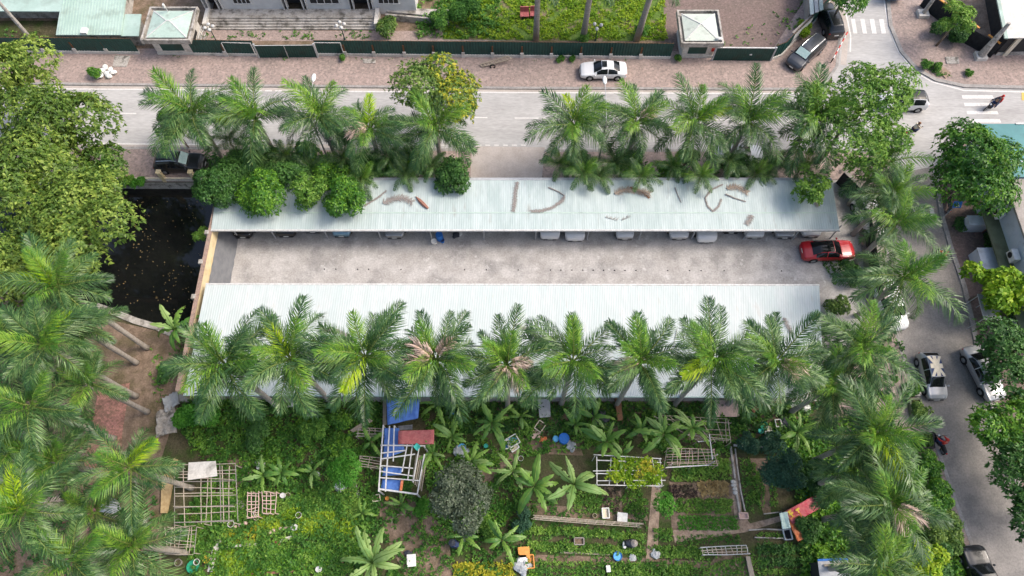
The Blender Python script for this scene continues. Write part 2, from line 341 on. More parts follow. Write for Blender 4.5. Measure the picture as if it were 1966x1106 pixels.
SL = [(-400, 287), (210, 285), (906, 289)]
raised('pond_side_pavement', SL + [(903, 347), (400, 350), (-400, 347)], .12, 'brick')
SR = [(1046, 291), (1500, 290), (1680, 292), (1712, 306), (1718, 340), (1706, 420), (1700, 520), (1720, 640), (1742, 720), (1798, 860), (1832, 960), (1862, 1040), (1900, 1200)]
raised('palm_side_pavement', SR + [(1640, 1200), (1600, 800), (1640, 700), (1668, 560), (1640, 400), (1610, 346), (1040, 346)], .12, 'brick')
RP = [(2400, 268), (1860, 268), (1822, 290), (1802, 318), (1797, 350), (1809, 420), (1826, 480), (1850, 550), (1866, 620), (1880, 690), (1902, 770), (1945, 900), (2000, 1100), (2030, 1250)]
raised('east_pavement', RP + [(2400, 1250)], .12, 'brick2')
def kerb(name, px, wd=.28):
    b = MB(); strip(b, px, wd, .135, 0, 1); struct(b.build(name, K['kerb']))
kerb('north_kerb', NP); kerb('corner_kerb', EP, .4); kerb('pond_side_kerb', SL); kerb('palm_side_kerb', SR); kerb('east_kerb', RP, .4)
# concrete gutter bands and painted lines
def lines(name, paths, z=.030, m='line'):
    b = MB()
    for px, wd in paths: strip(b, px, wd, z)
    return struct(b.build(name, K[m]))
lines('gutter_band', [([(-400, 165), (0, 167), (420, 171), (980, 175.5), (1480, 177.5), (1540, 177)], .42), ([(-400, 281), (210, 279), (800, 282)], .42),
                      ([(1619, 125), (1625, 60), (1612, 0), (1600, -80)], .6)], .022, 'drive')
dash = lambda x0, x1, y, wd=.14: ([(x0, y), (x1, y + .3)], wd)
lines('edge_lines', [([(-400, 168), (100, 171), (420, 173), (485, 174.5)], .16), ([(620, 175.5), (980, 178), (1480, 180), (1560, 180)], .16),
                     ([(1604, -80), (1617, 0), (1627, 40), (1633, 70), (1632, 100)], .16), ([(1692, -60), (1697, 0), (1705, 50), (1724, 98), (1755, 138), (1790, 158), (1850, 174), (1966, 177), (2300, 179)], .16),
                     ([(1856, 272), (1816, 291), (1796, 318), (1790, 348)], .16), ([(150, 276), (420, 278)], .16)])
lines('edge_dashes', [dash(x, x + 13, 174.5 + (x - 485) * .006) for x in range(490, 615, 19)] + [dash(x, x + 9, 279) for x in range(830, 1010, 17)])
lines('centre_dashes', [dash(215, 262, 218), dash(60, 105, 217), dash(375, 420, 219.5), dash(530, 575, 221), dash(690, 735, 223.5), dash(910, 936, 226), dash(988, 1046, 227), dash(1200, 1250, 228), dash(1370, 1420, 230), dash(1520, 1570, 231)])
zz = MB()
for x0, x1 in ((1634, 1642), (1652, 1660.5), (1670, 1679), (1688, 1697)): zz.add([(p.x, p.y, .032) for p in PV([(x0 + 4, 65), (x1 + 4, 65), (x1 - 1, 37), (x0 - 1, 37)])], [(0, 1, 2, 3)])
for y, x0 in ((186.5, 1846), (201, 1850), (216.5, 1855), (232.5, 1860)): zz.add([(p.x, p.y, .032) for p in PV([(x0 + 2, y + 3.4), (x0 + 62, y + 3.4), (x0 + 59, y - 3.2), (x0, y - 3.2)])], [(0, 1, 2, 3)])
for x in (1735, 1750, 1766, 1784): zz.add([(p.x, p.y, .032) for p in PV([(x + 4, 419), (x + 12, 419), (x + 7, 398), (x - 1, 398)])], [(0, 1, 2, 3)])
struct(zz.build('zebra_stripes', K['line']))
b = MB(); b.add([(p.x, p.y, .034) for p in PV([(1961, 193), (2040, 193), (2040, 178), (1961, 178)])], [(0, 1, 2, 3)]); struct(b.build('yellow_road_mark', K['yline']))

sheet('lawn', [(850, 76), (1005, 78), (1276, 79), (1272, -60), (850, -60)], .028, 'lawn')
# yards behind the north fence, soil tones of the gardens
sheet('north_yard', [(-300, 100), (1490, 105), (1560, -40), (1560, -200), (-300, -200)], .012, 'dirt')
sheet('yard_brick', [(380, 78), (760, 80), (1000, 78), (1000, -80), (860, -80), (840, 60), (380, 58)], .020, 'brick')
sheet('yard_paving', [(1270, 100), (1490, 104), (1560, -40), (1270, -60)], .016, 'brick2')
sheet('corner_yard', [(1765, -60), (1775, 10), (1900, 100), (2300, 100), (2300, -60)], .126, 'path')
sheet('bare_yard', [(150, 600), (330, 642), (352, 660), (345, 770), (310, 880), (310, 1130), (-300, 1130), (-300, 540), (40, 540)], .008, 'dirt')
sheet('brick_yard', [(190, 745), (250, 735), (235, 830), (225, 1000), (120, 1130), (60, 1130), (160, 900)], .014, 'brick3')
sheet('grey_yard', [(-200, 780), (60, 820), (75, 960), (-200, 960)], .016, 'asphalt_dark')
for nm, px, mm in (('earth_path', [(1252, 930), (1268, 935), (1262, 1075), (1240, 1075), (1246, 1000)], 'path'), ('earth_path', [(1398, 880), (1412, 870), (1425, 985), (1440, 1005), (1500, 990), (1502, 1000), (1430, 1022), (1296, 1042), (1290, 1018), (1412, 1012)], 'path'),
                   ('earth_path', [(1285, 925), (1405, 930), (1410, 1010), (1290, 1030)], 'dirt'), ('earth_path', [(900, 905), (985, 840), (1110, 845), (1120, 875), (1010, 870), (920, 940)], 'dirt'),
                   ('earth_path', [(725, 965), (790, 955), (860, 1020), (870, 1110), (780, 1110), (735, 1020)], 'dirt'), ('earth_path', [(1010, 965), (1060, 970), (1240, 985), (1245, 1000), (1010, 995)], 'dirt'),
                   ('earth_path', [(1160, 935), (1192, 935), (1195, 985), (1155, 985)], 'dirt'), ('earth_path', [(1440, 880), (1475, 880), (1480, 985), (1465, 985)], 'dirt'),
                   ('earth_path', [(1000, 1064), (1235, 1072), (1400, 1080), (1400, 1092), (1000, 1080)], 'dirt'), ('earth_path', [(425, 885), (480, 880), (490, 940), (445, 950)], 'dirt'), ('earth_path', [(1380, 1055), (1440, 1060), (1450, 1110), (1350, 1110)], 'dirt'), ('earth_path', [(860, 765), (1560, 768), (1530, 830), (1380, 850), (1130, 830), (1000, 830)], 'dirt')):
    sheet(nm, px, .010 + .0007 * random.Random(px[0][0]).randint(0, 9), mm)

# ---------------------------------------------------------------- lot wall, tarps
yA, yB = P(400, 352).y, P(350, 768).y
wl = thing('boundary_wall', (WX, yB, 0), 'yellow rendered wall with a brick top between the black pond and the parking lot', 'wall')
b = MB(); b.box((.14, (yA - yB) / 2, .65), (.28, yA - yB, 3.9)); b.build('wall_body', K['wally'], wl)
b = MB(); b.box((.13, (yA - yB) / 2, 2.64), (.34, yA - yB, .08)); b.build('coping', K['wallbrick'], wl)
for py in (447, 503, 570, 640, 700):
    b = MB(); b.box((-.12, P(400, py, 2.6).y - yB, .7), (.36, .4, 4.06)); b.build('pier', K['conc'], wl)
b = MB(); r_ = random.Random(4); ny = 26
y0, y1 = P(440, 452).y + 3, P(440, 545).y - 4
rows = []
for i in range(ny + 1):
    y = y0 + (y1 - y0) * i / ny
    rows.append([(WX + .30 + x * x * .25 + x * .98 + r_.uniform(-.03, .03), y, 1.42 * (1 - x) + .03 + r_.uniform(-.02, .03)) for x in (0, .25, .5, .75, 1)])
b.add([p for r in rows for p in r], [(i * 5 + j, i * 5 + j + 1, i * 5 + j + 6, i * 5 + j + 5) for i in range(ny) for j in range(4)])
tag(b.build('tarp', K['tarpg'], smooth=True), 'dark grey tarp hung down the inside of the yellow lot wall', 'tarp')
# black netted wall at the east end
bw = thing('netted_wall', (0, 0, 0), 'long low wall wrapped in black netting at the east end of the lot', 'wall')
pts = PV([(1606, 350), (1652, 395), (1664, 470), (1682, 590)])
b = MB()
for p, q in zip(pts, pts[1:]): b.bar(p + Vector((0, 0, .9)), q + Vector((0, 0, .9)), .25, 1.8)
b.build('net_panel', K['tarpk'], bw)
b = MB()
for p, q in zip(pts, pts[1:]): b.bar(p + Vector((0, 0, 1.82)), q + Vector((0, 0, 1.82)), .3, .05)
b.build('coping', K['grey'], bw)

# ---------------------------------------------------------------- the two long parking sheds
def corrugated(pts, n, h=.009):
    """trapezoid-ribbed sheet over corners back-left, back-right, front-right, front-left"""
    bl, br, fr, fl = [Vector(p) for p in pts]; b = MB(); vs = []
    for i in range(n):
        for t, z in ((0, 0), (.55, 0), (.65, h), (.9, h)):
            s = (i + t) / n
            for p, q in ((bl, br), (fl, fr)): vs.append(p.lerp(q, s) + Vector((0, 0, z)))
    for p in (br, fr): vs.append(p)
    k = len(vs) // 2
    b.add(vs, [(2 * i + 1, 2 * i + 3, 2 * i + 2, 2 * i) for i in range(k - 1)]); return b
def shed_post(par, px, py, ztop, r=.06, name='post', m='steel'):
    p = P(px, py); b = MB(); b.tube([(p.x, p.y, 0), (p.x, p.y, ztop)], r, 6); return b.build(name, K[m], par)
s1 = thing('parking_shed', (0, 0, 0), 'long open parking shed with a pale sheet roof littered with dry fronds', 'shed', 'parking sheds of the lot')
xl, xr = P(405, 442, 2.7).x, P(1612, 442, 2.7).x
ye, yb = P(983, 441, 2.7).y, P(983, 346, 3.25).y
corrugated([(xl, yb, 3.25), (xr, yb, 3.25), (xr, ye, 2.7), (xl, ye, 2.7)], 270).build('roof', K['roof1'], s1)
b = MB()
for t_ in (.33, .34): b.bar((xl, ye + (yb - ye) * t_, 2.7 + .55 * t_ + .014), (xr, ye + (yb - ye) * t_, 2.7 + .55 * t_ + .014), .05, .012)
b.build('sheet_lap', K['roofh'], s1)
b = MB(); b.bar((xl, ye - .07, 2.66), (xr, ye - .07, 2.66), .16, .14); b.bar((xl, ye - .13, 2.75), (xr, ye - .13, 2.75), .03, .06); b.build('gutter', K['white'], s1)
b = MB(); b.bar((xl, yb + .12, 3.22), (xr, yb + .12, 3.22), .26, .12); b.build('ridge_cap', K['steel'], s1)
b = MB(); b.box(((xl + xr) / 2, yb - .15, 1.55), (xr - xl - .4, .08, 3.1)); b.build('back_wall', K['wallw'], s1)
b = MB()
for y, z in ((ye + .3, 2.62), ((ye + yb) / 2, 2.86), (yb - .3, 3.12)): b.bar((xl, y, z), (xr, y, z), .08, .12)
b.build('purlin', K['steel'], s1)
for px, py in ((460, 458), (530, 458), (630, 458), (732, 459), (830, 462), (930, 460), (1028, 460), (1127, 460), (1226, 460), (1327, 459), (1427, 459), (1520, 461), (1592, 459)): shed_post(s1, px, py, 2.6)
s2 = thing('parking_shed', (0, 0, 0), 'long parking shed with a clean white stepped sheet roof behind the lower palms', 'shed', 'parking sheds of the lot')
A = lambda x, y, z: P(x, y, z)
corrugated([A(372, 663, 3.5), A(1578, 664, 3.5), A(1573, 549, 2.7), A(395, 547, 2.7)][::-1], 262).build('roof', K['roof2'], s2)
corrugated([A(372.5, 664, 3.3), A(1569, 665, 3.3), A(1548, 763, 2.6), A(352, 759, 2.6)], 260).build('rear_roof', K['roof2'], s2)
b = MB(); p, q = A(395, 547, 2.66), A(1573, 549, 2.66); b.bar(p + Vector((0, .06, 0)), q + Vector((0, .06, 0)), .14, .14); b.build('gutter', K['white'], s2)
b = MB(); p, q = A(352, 759, 2.55), A(1548, 763, 2.55); b.bar(p, q, .1, .12); b.build('fascia', K['roofg'], s2)
b = MB(); p, q = A(372, 663, 3.38), A(1578, 664, 3.38); b.bar(p, q, .1, .18); b.build('gap_shade_bar', K['dark'], s2)  # near-black bar paints the shade in the gap where the roof steps down
b = MB()
p, q = A(353, 757, 0), A(1548, 761, 0); yy = A(983, 752, 2.6).y
b.box(((A(370, 755, 2.6).x + A(1540, 755, 2.6).x) / 2, yy + .4, 1.2), (A(1540, 755, 2.6).x - A(370, 755, 2.6).x, .1, 2.4)); b.build('back_wall', K['conc'], s2)
for px in range(455, 1570, 99): shed_post(s2, px, 572, 2.66)

# ---------------------------------------------------------------- north fence, gates
def fence_run(px, label, zb=.42, zt=2.2, posts=(), group='green sheet fences along the north pavement'):
    pts = PV(px); t = thing('sheet_fence', pts[0], label, 'fence', group)
    o = pts[0]; b1, b2, b3 = MB(), MB(), MB()
    for p, q in zip(pts, pts[1:]):
        d = q - p; L = d.length; n = max(2, int(L / .28)); u = d / L; nn = Vector((u.y, -u.x, 0))
        b1.bar(p - o + Vector((0, 0, zb / 2)), q - o + Vector((0, 0, zb / 2)), .28, zb)
        vs = []
        for i in range(n + 1):
            for off, f in ((0, 0), (.05, .5)):
                c = p - o + u * min(L, (i + f) * L / n) + nn * off
                vs += [(c.x, c.y, zb), (c.x, c.y, zt)]
        b2.add(vs, [(2 * i, 2 * i + 2, 2 * i + 3, 2 * i + 1) for i in range(2 * n)])
        b3.bar(p - o + Vector((0, .08, zt - .12)), q - o + Vector((0, .08, zt - .12)), .05)
    b1.build('base_wall', K['conc_l'], t); b2.build('sheet_panel', K['fence'], t); b3.build('rail', K['rust'], t)
    for x, y in posts:
        c = P(x, y) - o; b = MB(); b.box((c.x, c.y - .16, .4), (.34, .12, .8)); b.box((c.x, c.y - .075, 1.0), (.16, .06, 1.3), m=1); b.build('post', [K['conc_l'], K['rust']], t)
    return t
fence_run([(-160, 101), (100, 102), (270, 104)], 'dark green sheet fence left of the left guard house', .42, posts=[(x, 102) for x in (30, 90, 150, 210)])
fence_run([(374, 106), (440, 107), (497, 108)], 'short dark green fence run between left guard house and double gate', posts=[(436, 107)])
fence_run([(612, 107), (830, 109), (1060, 111), (1286, 113)], 'long dark green sheet fence with rusty posts between the two guard houses', posts=[(x, 107 + (x - 612) * .009) for x in (665, 720, 778, 834, 890, 946, 1002, 1058, 1114, 1171, 1228)])
fence_run([(1478, 116), (1497, 109), (1516, 88), (1560, 45), (1600, -8), (1640, -70)], 'green sheet fence slanting up the corner beside the parked cars', .42, 2.1)
def gate(px, label, frame):
    pts = PV(px); o = pts[0]; t = thing('metal_gate', o, label, 'gate'); d = pts[1] - o; L = d.length
    b = MB(); b.bar((0, 0, .95), d + Vector((0, 0, .95)), .05, 1.8)
    for i in range(int(L / .25)): c = d * ((i + .5) / int(L / .25)); b.box((c.x, c.y - .035, .95), (.1, .03, 1.78))
    b.build('gate_leaf', K['fence'], t)
    b = MB()
    if frame:
        for s in (0, .5, 1): c = d * s; b.box((c.x, c.y - .08, .95), (.05, .05, 1.9))
        b.bar((0, -.08, 1.88), d + Vector((0, -.08, 1.88)), .05)
    else:
        b.bar((0, 0, 1.9), d + Vector((0, 0, 1.9)), .12, .08); b.box((L * .62, -.1, 1.0), (.25, .05, .14))
    b.build('gate_frame', K['white'], t)
    for s in (0, 1): c = d * s; b = MB(); b.box((c.x, c.y, 1), (.16, .16, 2)); b.build('gate_post', K['steel'], t)
gate([(499, 112), (611, 111)], 'dark green double gate with a white centre line', True)
gate([(1366, 117), (1478, 118)], 'dark green sliding gate right of the right guard house', False)
t = thing('side_gate', P(613, 105), 'narrow white framed gate panel beside the green double gate', 'gate')
for s in (613, 662): c = P(s, 106) - P(613, 105); b = MB(); b.box((c.x, c.y - .25, 1), (.07, .07, 2)); b.build('gate_post', K['white'], t)
c = P(662, 106) - P(613, 105); b = MB(); b.bar((0, -.25, 1.95), c + Vector((0, -.2, 1.95)), .06); b.build('top_bar', K['white'], t)
t = thing('side_gate', P(440, 104), 'narrow white framed gate panel left of the green double gate', 'gate')
for s in (440, 494): c = P(s, 106) - P(440, 104); b = MB(); b.box((c.x, c.y - .28, 1), (.07, .07, 2)); b.build('gate_post', K['white'], t)
c = P(494, 106) - P(440, 104); b = MB(); b.bar((0, -.28, 1.95), c + Vector((0, -.25, 1.95)), .06); b.build('top_bar', K['white'], t)

# ---------------------------------------------------------------- guard houses
def guard(xa, xb, py, label, roofm, extra=None):
    p, q = P(xa, py), P(xb, py); W = q.x - p.x; D = 3.4; h = 2.15
    t = thing('guard_house', ((p.x + q.x) / 2, p.y + D / 2, 0), label, 'guard house', 'guard houses on the fence line')
    b = MB(); b.box((0, 0, h / 2), (W, D, h)); b.box((0, 0, .2), (W + .12, D + .12, .4)); b.build('wall', K['conc_l'], t)
    b = MB(); b.box((0, 0, h + .09), (W + 1.1, D + 1.1, .18))
    for s in (-1, 1):
        b.box((0, s * (D / 2 + .46), h + .36), (W + 1.1, .18, .36)); b.box((s * (W / 2 + .46), 0, h + .36), (.18, D + .74, .36))
    b.build('parapet', K['conc'], t)
    x, y, z = W / 2 + .12, D / 2 + .1, h + .42; r = .45; rx = max(.05, x - y) * .6
    b = MB(); b.add([(-x, -y, z), (x, -y, z), (x, y, z), (-x, y, z), (-rx, 0, z + r), (rx, 0, z + r)], [(0, 1, 5, 4), (2, 3, 4, 5), (1, 2, 5), (3, 0, 4), (3, 2, 1, 0)])
    rf = b.build('roof', K[roofm], t)
    b = MB(); b.bar((-rx, 0, z + r + .02), (rx, 0, z + r + .02), .12, .05)
    for sx in (-1, 1):
        for sy in (-1, 1): b.bar((sx * rx, 0, z + r + .02), (sx * x, sy * y, z + .02), .1, .04)
    b.build('hip_cap', K['white'], rf)
    b = MB(); b.box((-.1, -D / 2 - .01, 1.2), (W * .58, .06, 1.0)); wn = b.build('window_shutter', K['fence'], t)
    b = MB(); b.box((-.1, -D / 2 - .03, .66), (W * .64, .12, .08)); b.build('sill', K['conc_l'], wn)
    for sx in (-1, 1): b = MB(); b.box((sx * (W / 2 + .01), -.2, 1.3), (.06, 1.5, .9)); b.build('side_window', K['dark'], t)
    return t
g1 = guard(306, 377, 106, 'guard house with pale mint hipped roof left of the double gate', 'roofh')
b = MB(); b.tube([(-.5, 1.6, 2.6), (-.5, 1.6, 3.5)], .05); b.box((-.5, 1.5, 3.5), (.12, .3, .45)); b.build('vent_pipe', K['white'], g1)
b = MB()
for i in range(5): b.bar((2.6 + i * .0, -.9 + i * .42, .05), (2.6, -.9 + i * .42, 1.6), .05)
for z in (.5, 1.0, 1.55): b.bar((2.6, -.95, z), (2.6, .85, z), .05)
b.build('side_railing', K['white'], g1)
g2 = guard(1306, 1365, 112, 'guard house with cream hipped roof right of the white sedan', 'roofc')
b = MB(); b.box((1.55, -1.8, 1.3), (.5, .1, .35)); b.build('red_sign', K['red'], g2)
b = MB(); b.ball((1.7, -1.7, 2.75), (.35, .2, .16), 8, jit=.2); b.build('roof_bag', K['foam'], g2)

# ---------------------------------------------------------------- buildings behind the fence
def roofed(name, label, rpx, zr, rm, wm, inset=.5, t=.12, base=0.0):
    th = thing(name, (0, 0, 0), label, 'building')
    v = PV(rpx, zr); b = MB(); b.slab(v, t); b.build('roof', K[rm], th)
    c = sum(v, Vector()) / len(v); b = MB()
    b.prism([p + (c - p).normalized() * inset for p in v], base, zr - t - .01); b.build('wall', K[wm], th); return th
def ribs(par, px0, px1, dpx, n, z, m, w_=.07):
    b = MB()
    for i in range(n):
        s = i / (n - 1); p = P(px0[0] + (px1[0] - px0[0]) * s, px0[1] + (px1[1] - px0[1]) * s, z); q = P(px0[0] + (px1[0] - px0[0]) * s + dpx[0], px0[1] + (px1[1] - px0[1]) * s + dpx[1], z)
        b.bar(p, q, w_, .05)
    return b.build('roof_rib', K[m], par)
mb = roofed('metal_roof_building', 'low mint metal roofed building at the top left corner', [(107, 67), (232, 67), (250, -60), (128, -60)], 1.9, 'roofg', 'conc')
b = MB(); b.slab(PV([(-200, 20), (118, 22), (128, -60), (-200, -60)], 1.89), .12); b.build('wing_roof', K['roofg'], mb)
b = MB(); b.prism(PV([(-180, 8), (106, 10), (118, -60), (-180, -60)], 1.8), 0, 1.75); b.build('wing_wall', K['conc'], mb)
ribs(mb, (112, 67), (230, 67), (18, -125), 22, 1.93, 'roofg', .05)
b = MB(); p = P(163, 61, 1.95); b.box((p.x, p.y, 2.05), (.6, .7, .25)); b.build('roof_vent', K['foam'], mb)
rb = roofed('lean_to', 'small dull green lean-to roof beside the left guard house', [(231, 69), (266, 69), (271, 27), (240, 27)], 1.7, 'roofg', 'conc', .4)
sheet('dark_court', [(-200, 104), (120, 106), (120, 40), (-200, 40)], .022, 'soil')

eb = thing('entrance_building', (0, 0, 0), 'white building with dark doorways at the top of wide steps', 'building')
y0 = P(600, 17, .75).y; x0, x1 = P(395, 17, .75).x, P(799, 17, .75).x
def wallrun(b, xa, xb, za, zb_, y=y0, dep=.3): b.box(((xa + xb) / 2, y + dep / 2, (za + zb_) / 2), (xb - xa, dep, zb_ - za))
doors = [(395, 430), (545, 592), (672, 718)]; b = MB(); cur = x0
X = lambda px: P(px, 17, .75).x
for xa, xb in doors:
    if X(xa) > cur: wallrun(b, cur, X(xa), 0, 5.2)
    wallrun(b, X(xa), X(xb), 3.0, 5.2); cur = X(xb)
wallrun(b, cur, x1, 0, 5.2); b.box(((x0 + x1) / 2, y0 + 6.3, 2.6), (x1 - x0, .3, 5.2))
for x in (x0 + .15, x1 - .15): b.box((x, y0 + 3.3, 2.6), (.3, 5.7, 5.2))
b.build('wall', K['wallw'], eb)
b = MB(); b.box(((x0 + x1) / 2, y0 + 3.1, 5.3), (x1 - x0 + 1, 7.4, .2)); b.build('roof', K['grey'], eb)
for xa, xb in doors:
    b = MB(); b.box(((X(xa) + X(xb)) / 2, y0 + .9, 1.85), (X(xb) - X(xa), .08, 2.2)); d_ = b.build('door', K['dark'], eb)
    b = MB()
    for x in (X(xa) + .06, X(xb) - .06, X(xa) + .45, X(xb) - .45): b.box((x, y0 + .1, 1.86), (.1, .5, 2.2))
    b.build('door_frame', K['white'], d_)
for xa, xb in ((455, 487), (600, 655), (730, 768)):
    b = MB(); b.box(((X(xa) + X(xb)) / 2, y0 - .005, 2.2), (X(xb) - X(xa), .08, 1.3)); wn = b.build('window', K['dark'], eb)
    b = MB(); n = 4
    for i in range(n + 1): b.box((X(xa) + (X(xb) - X(xa)) * i / n, y0 - .05, 2.2), (.07, .1, 1.36))
    b.box(((X(xa) + X(xb)) / 2, y0 - .08, 1.5), (X(xb) - X(xa) + .2, .16, .08)); b.build('frame', K['white'], wn)
st = thing('stone_steps', (0, 0, 0), 'wide stained stone steps leading up to the white building', 'steps')
ys = P(600, 58).y; xa, xb = P(402, 45).x, P(726, 45).x; yl = P(600, 34, .75).y
for i in range(5):
    z = .15 * (i + 1); y = ys + (yl - ys) * i / 4 if i < 5 else yl
    b = MB(); b.box(((xa + xb) / 2, (y + y0) / 2, z - .075), (xb - xa, y0 - y - .01, .15)); b.box(((xa + xb) / 2, y + .02, z - .02), (xb - xa, .06, .05)); b.build('step', K['conc'], st)
for x, nm in ((xa, 0), (xb, 1)):
    b = MB(); b.box((x, (ys + y0) / 2 - .1, .5), (.4, y0 - ys, 1.0)); b.build('cheek_wall', K['conc_l'], st)
rp = thing('concrete_ramp', (0, 0, 0), 'grey concrete ramp right of the steps by the striped bush', 'ramp')
b = MB(); b.prism(PV([(742, 22), (862, 26), (858, 40), (745, 30)]), 0, .55); b.build('ramp_slab', K['conc'], rp)
b = MB(); pts = PV([(742, 38), (862, 48)]); b.bar(pts[0] + Vector((0, 0, .4)), pts[1] + Vector((0, 0, .35)), .2, .8); b.build('ramp_wall', K['conc'], rp)

# north-east corner: sheds, black fence
nb = roofed('corner_building', 'open building with a white flat roof and green edge, top right corner', [(1933, 73), (2150, 70), (2150, -60), (1905, -60)], 3.2, 'conc_l', 'dark', 1.2, .1, .13)  # void-dark block under the roof stands in for the shaded open interior
b = MB(); p, q = P(1932, 74, 3.25), P(1904, -60, 3.25); b.bar(p, q, .35, .14); b.build('roof_edge', K['roofg'], nb)
for px, py in ((1926, 106), (1990, 106), (2050, 106)):
    b = MB(); p = P(px, py); b.box((p.x, p.y, 1.6), (.45, .45, 3.0)); b.build('column', K['cream'], nb)
b = MB(); b.box((P(1990, 112).x, P(1990, 106).y, .3), (8.5, .25, .4)); b.build('plinth', K['conc'], nb)
bf = thing('black_fence', (0, 0, 0), 'black sheeted fence with orange top rails on the corner pavement', 'fence')
pts = PV([(1765, 12), (1812, 50), (1850, 84), (1900, 112)]); b = MB()
for p, q in zip(pts, pts[1:]): b.bar(p + Vector((0, 0, 1)), q + Vector((0, 0, 1)), .12, 1.8)
b.build('sheet_panel', K['tarpk'], bf)
for i, (s0, s1_) in enumerate(((.15, .42), (.55, .7), (.82, .98))):
    p, q = pts[0].lerp(pts[-1], s0), pts[0].lerp(pts[-1], s1_); b = MB(); b.bar(p + Vector((0, 0, 1.95)), q + Vector((0, 0, 1.95)), .2, .1); b.build('top_rail', K['orange'], bf)
ws = roofed('white_sign_wall', 'white board wall with a grey top on the slanting corner fence', [(1521, 62), (1527, 66), (1563, 32), (1557, 28)], 1.9, 'grey', 'white', .05)
gs = thing('grey_steel_shed', (0, 0, 0), 'striped grey steel shed roof behind the black van', 'shed')
for i in range(3):
    b = MB(); b.slab(PV([(1556 + i * 9, 28 - i * 4), (1563 + i * 9, 26 - i * 4), (1558 + i * 9, -60), (1550 + i * 9, -60)], 2.4 + .05 * (i % 2)), .1); b.build('roof_panel', K['steel' if i % 2 else 'roof1'], gs)
b = MB(); b.prism(PV([(1560, 15), (1575, 10), (1570, -60), (1556, -60)], 2.3), 0, 2.2); b.build('wall', K['grey'], gs)

# east side buildings
tb = roofed('teal_roof_building', 'building with a deep teal metal roof behind the big round tree', [(1880, 238), (2200, 236), (2200, 338), (1925, 340)], 4.0, 'teal', 'wallb', .6, .12, .13)
b = MB(); p, q = P(1940, 310, 4.06), P(2200, 310, 4.06); b.bar(p, q, .08, .05); b.bar(P(1950, 237.5, 4.04), P(2200, 236, 4.04), .16, .08); b.build('roof_seam', K['white'], tb)
rb = thing('terrace_house', (0, 0, 0), 'terrace with grey roof, olive canopy and wall mounted air conditioners', 'building')
xw = P(1945, 400, 4.6).x; yt, yb_ = P(1945, 346, 4.6).y, P(1990, 640, 4.6).y
b = MB(); b.box((xw + 6, (yt + yb_) / 2, 4.7), (12, yt - yb_, .2)); b.build('roof', K['grey'], rb)
b = MB(); b.box((xw + 6.2, (yt + yb_) / 2, 2.36), (11.8, yt - yb_ - .3, 4.46)); b.build('wall', K['wallb'], rb)
b = MB(); b.box((xw - .3, (yt + yb_) / 2 - .8, 2.3), (1.3, yt - yb_ - 2, .14)); b.build('canopy', K['olive'], rb)
for py, w_ in ((415, 1.2), (452, 1.6), (530, 1.2)):
    y = P(1915, py, 1).y; b = MB(); b.box((xw + .28, y, 1.1), (.08, w_, 2.0)); d_ = b.build('door', K['dark'], rb); b = MB()
    for s in (-1, 1): b.box((xw + .24, y + s * w_ / 2, 1.1), (.1, .1, 2.0))
    b.box((xw + .24, y, 2.15), (.1, w_ + .1, .1)); b.build('door_frame', K['brown'], d_)
for py_, w1_ in ((497, 2.0), (424, .9)):
    y = P(1915, py_, 1.4).y; b = MB(); b.box((xw - .75, y, .75), (1.9, w1_, 1.4)); b.box((xw - .75, y, 1.48), (2.0, w1_ + .1, .06)); b.build('porch', K['wallb'], rb)
for py, lab in ((408, 'white air conditioner box on the terrace wall above the canopy, upper of two'), (492, 'white air conditioner box on the terrace wall above the canopy, lower of two')):
    p = P(1945 + (py - 408) * .2, py, 3.1); ac = thing('air_conditioner', (xw - .12, p.y, 2.75), lab, 'air conditioner', 'air conditioners on the terrace')
    b = MB(); b.box((0, 0, .35), (.5, 1.0, .7)); b.box((0, 0, .72), (.54, 1.04, .04)); b.build('casing', K['foam'], ac)
    b = MB(); b.lathe([(0, -.27), (.27, -.27), (.27, -.25)], (0, .12, .35), 12, axis='x'); b.build('fan_grille', K['trim'], ac)
b = MB(); p = P(1900, 590, 2.6); b.box((0, 0, 2.6), (1.6, 2.3, .08), tilt=(.05, .1)); 
sr = thing('roof_sheet_canopy', (p.x, p.y, 0), 'small grey sheet canopy on posts below the yellow-green street tree', 'canopy'); b.build('roof', K['steel'], sr)
for sx in (-.7, .7):
    for sy in (-1, 1): b = MB(); b.tube([(sx, sy, .12), (sx, sy, 2.6)], .04); b.build('post', K['steel'], sr)
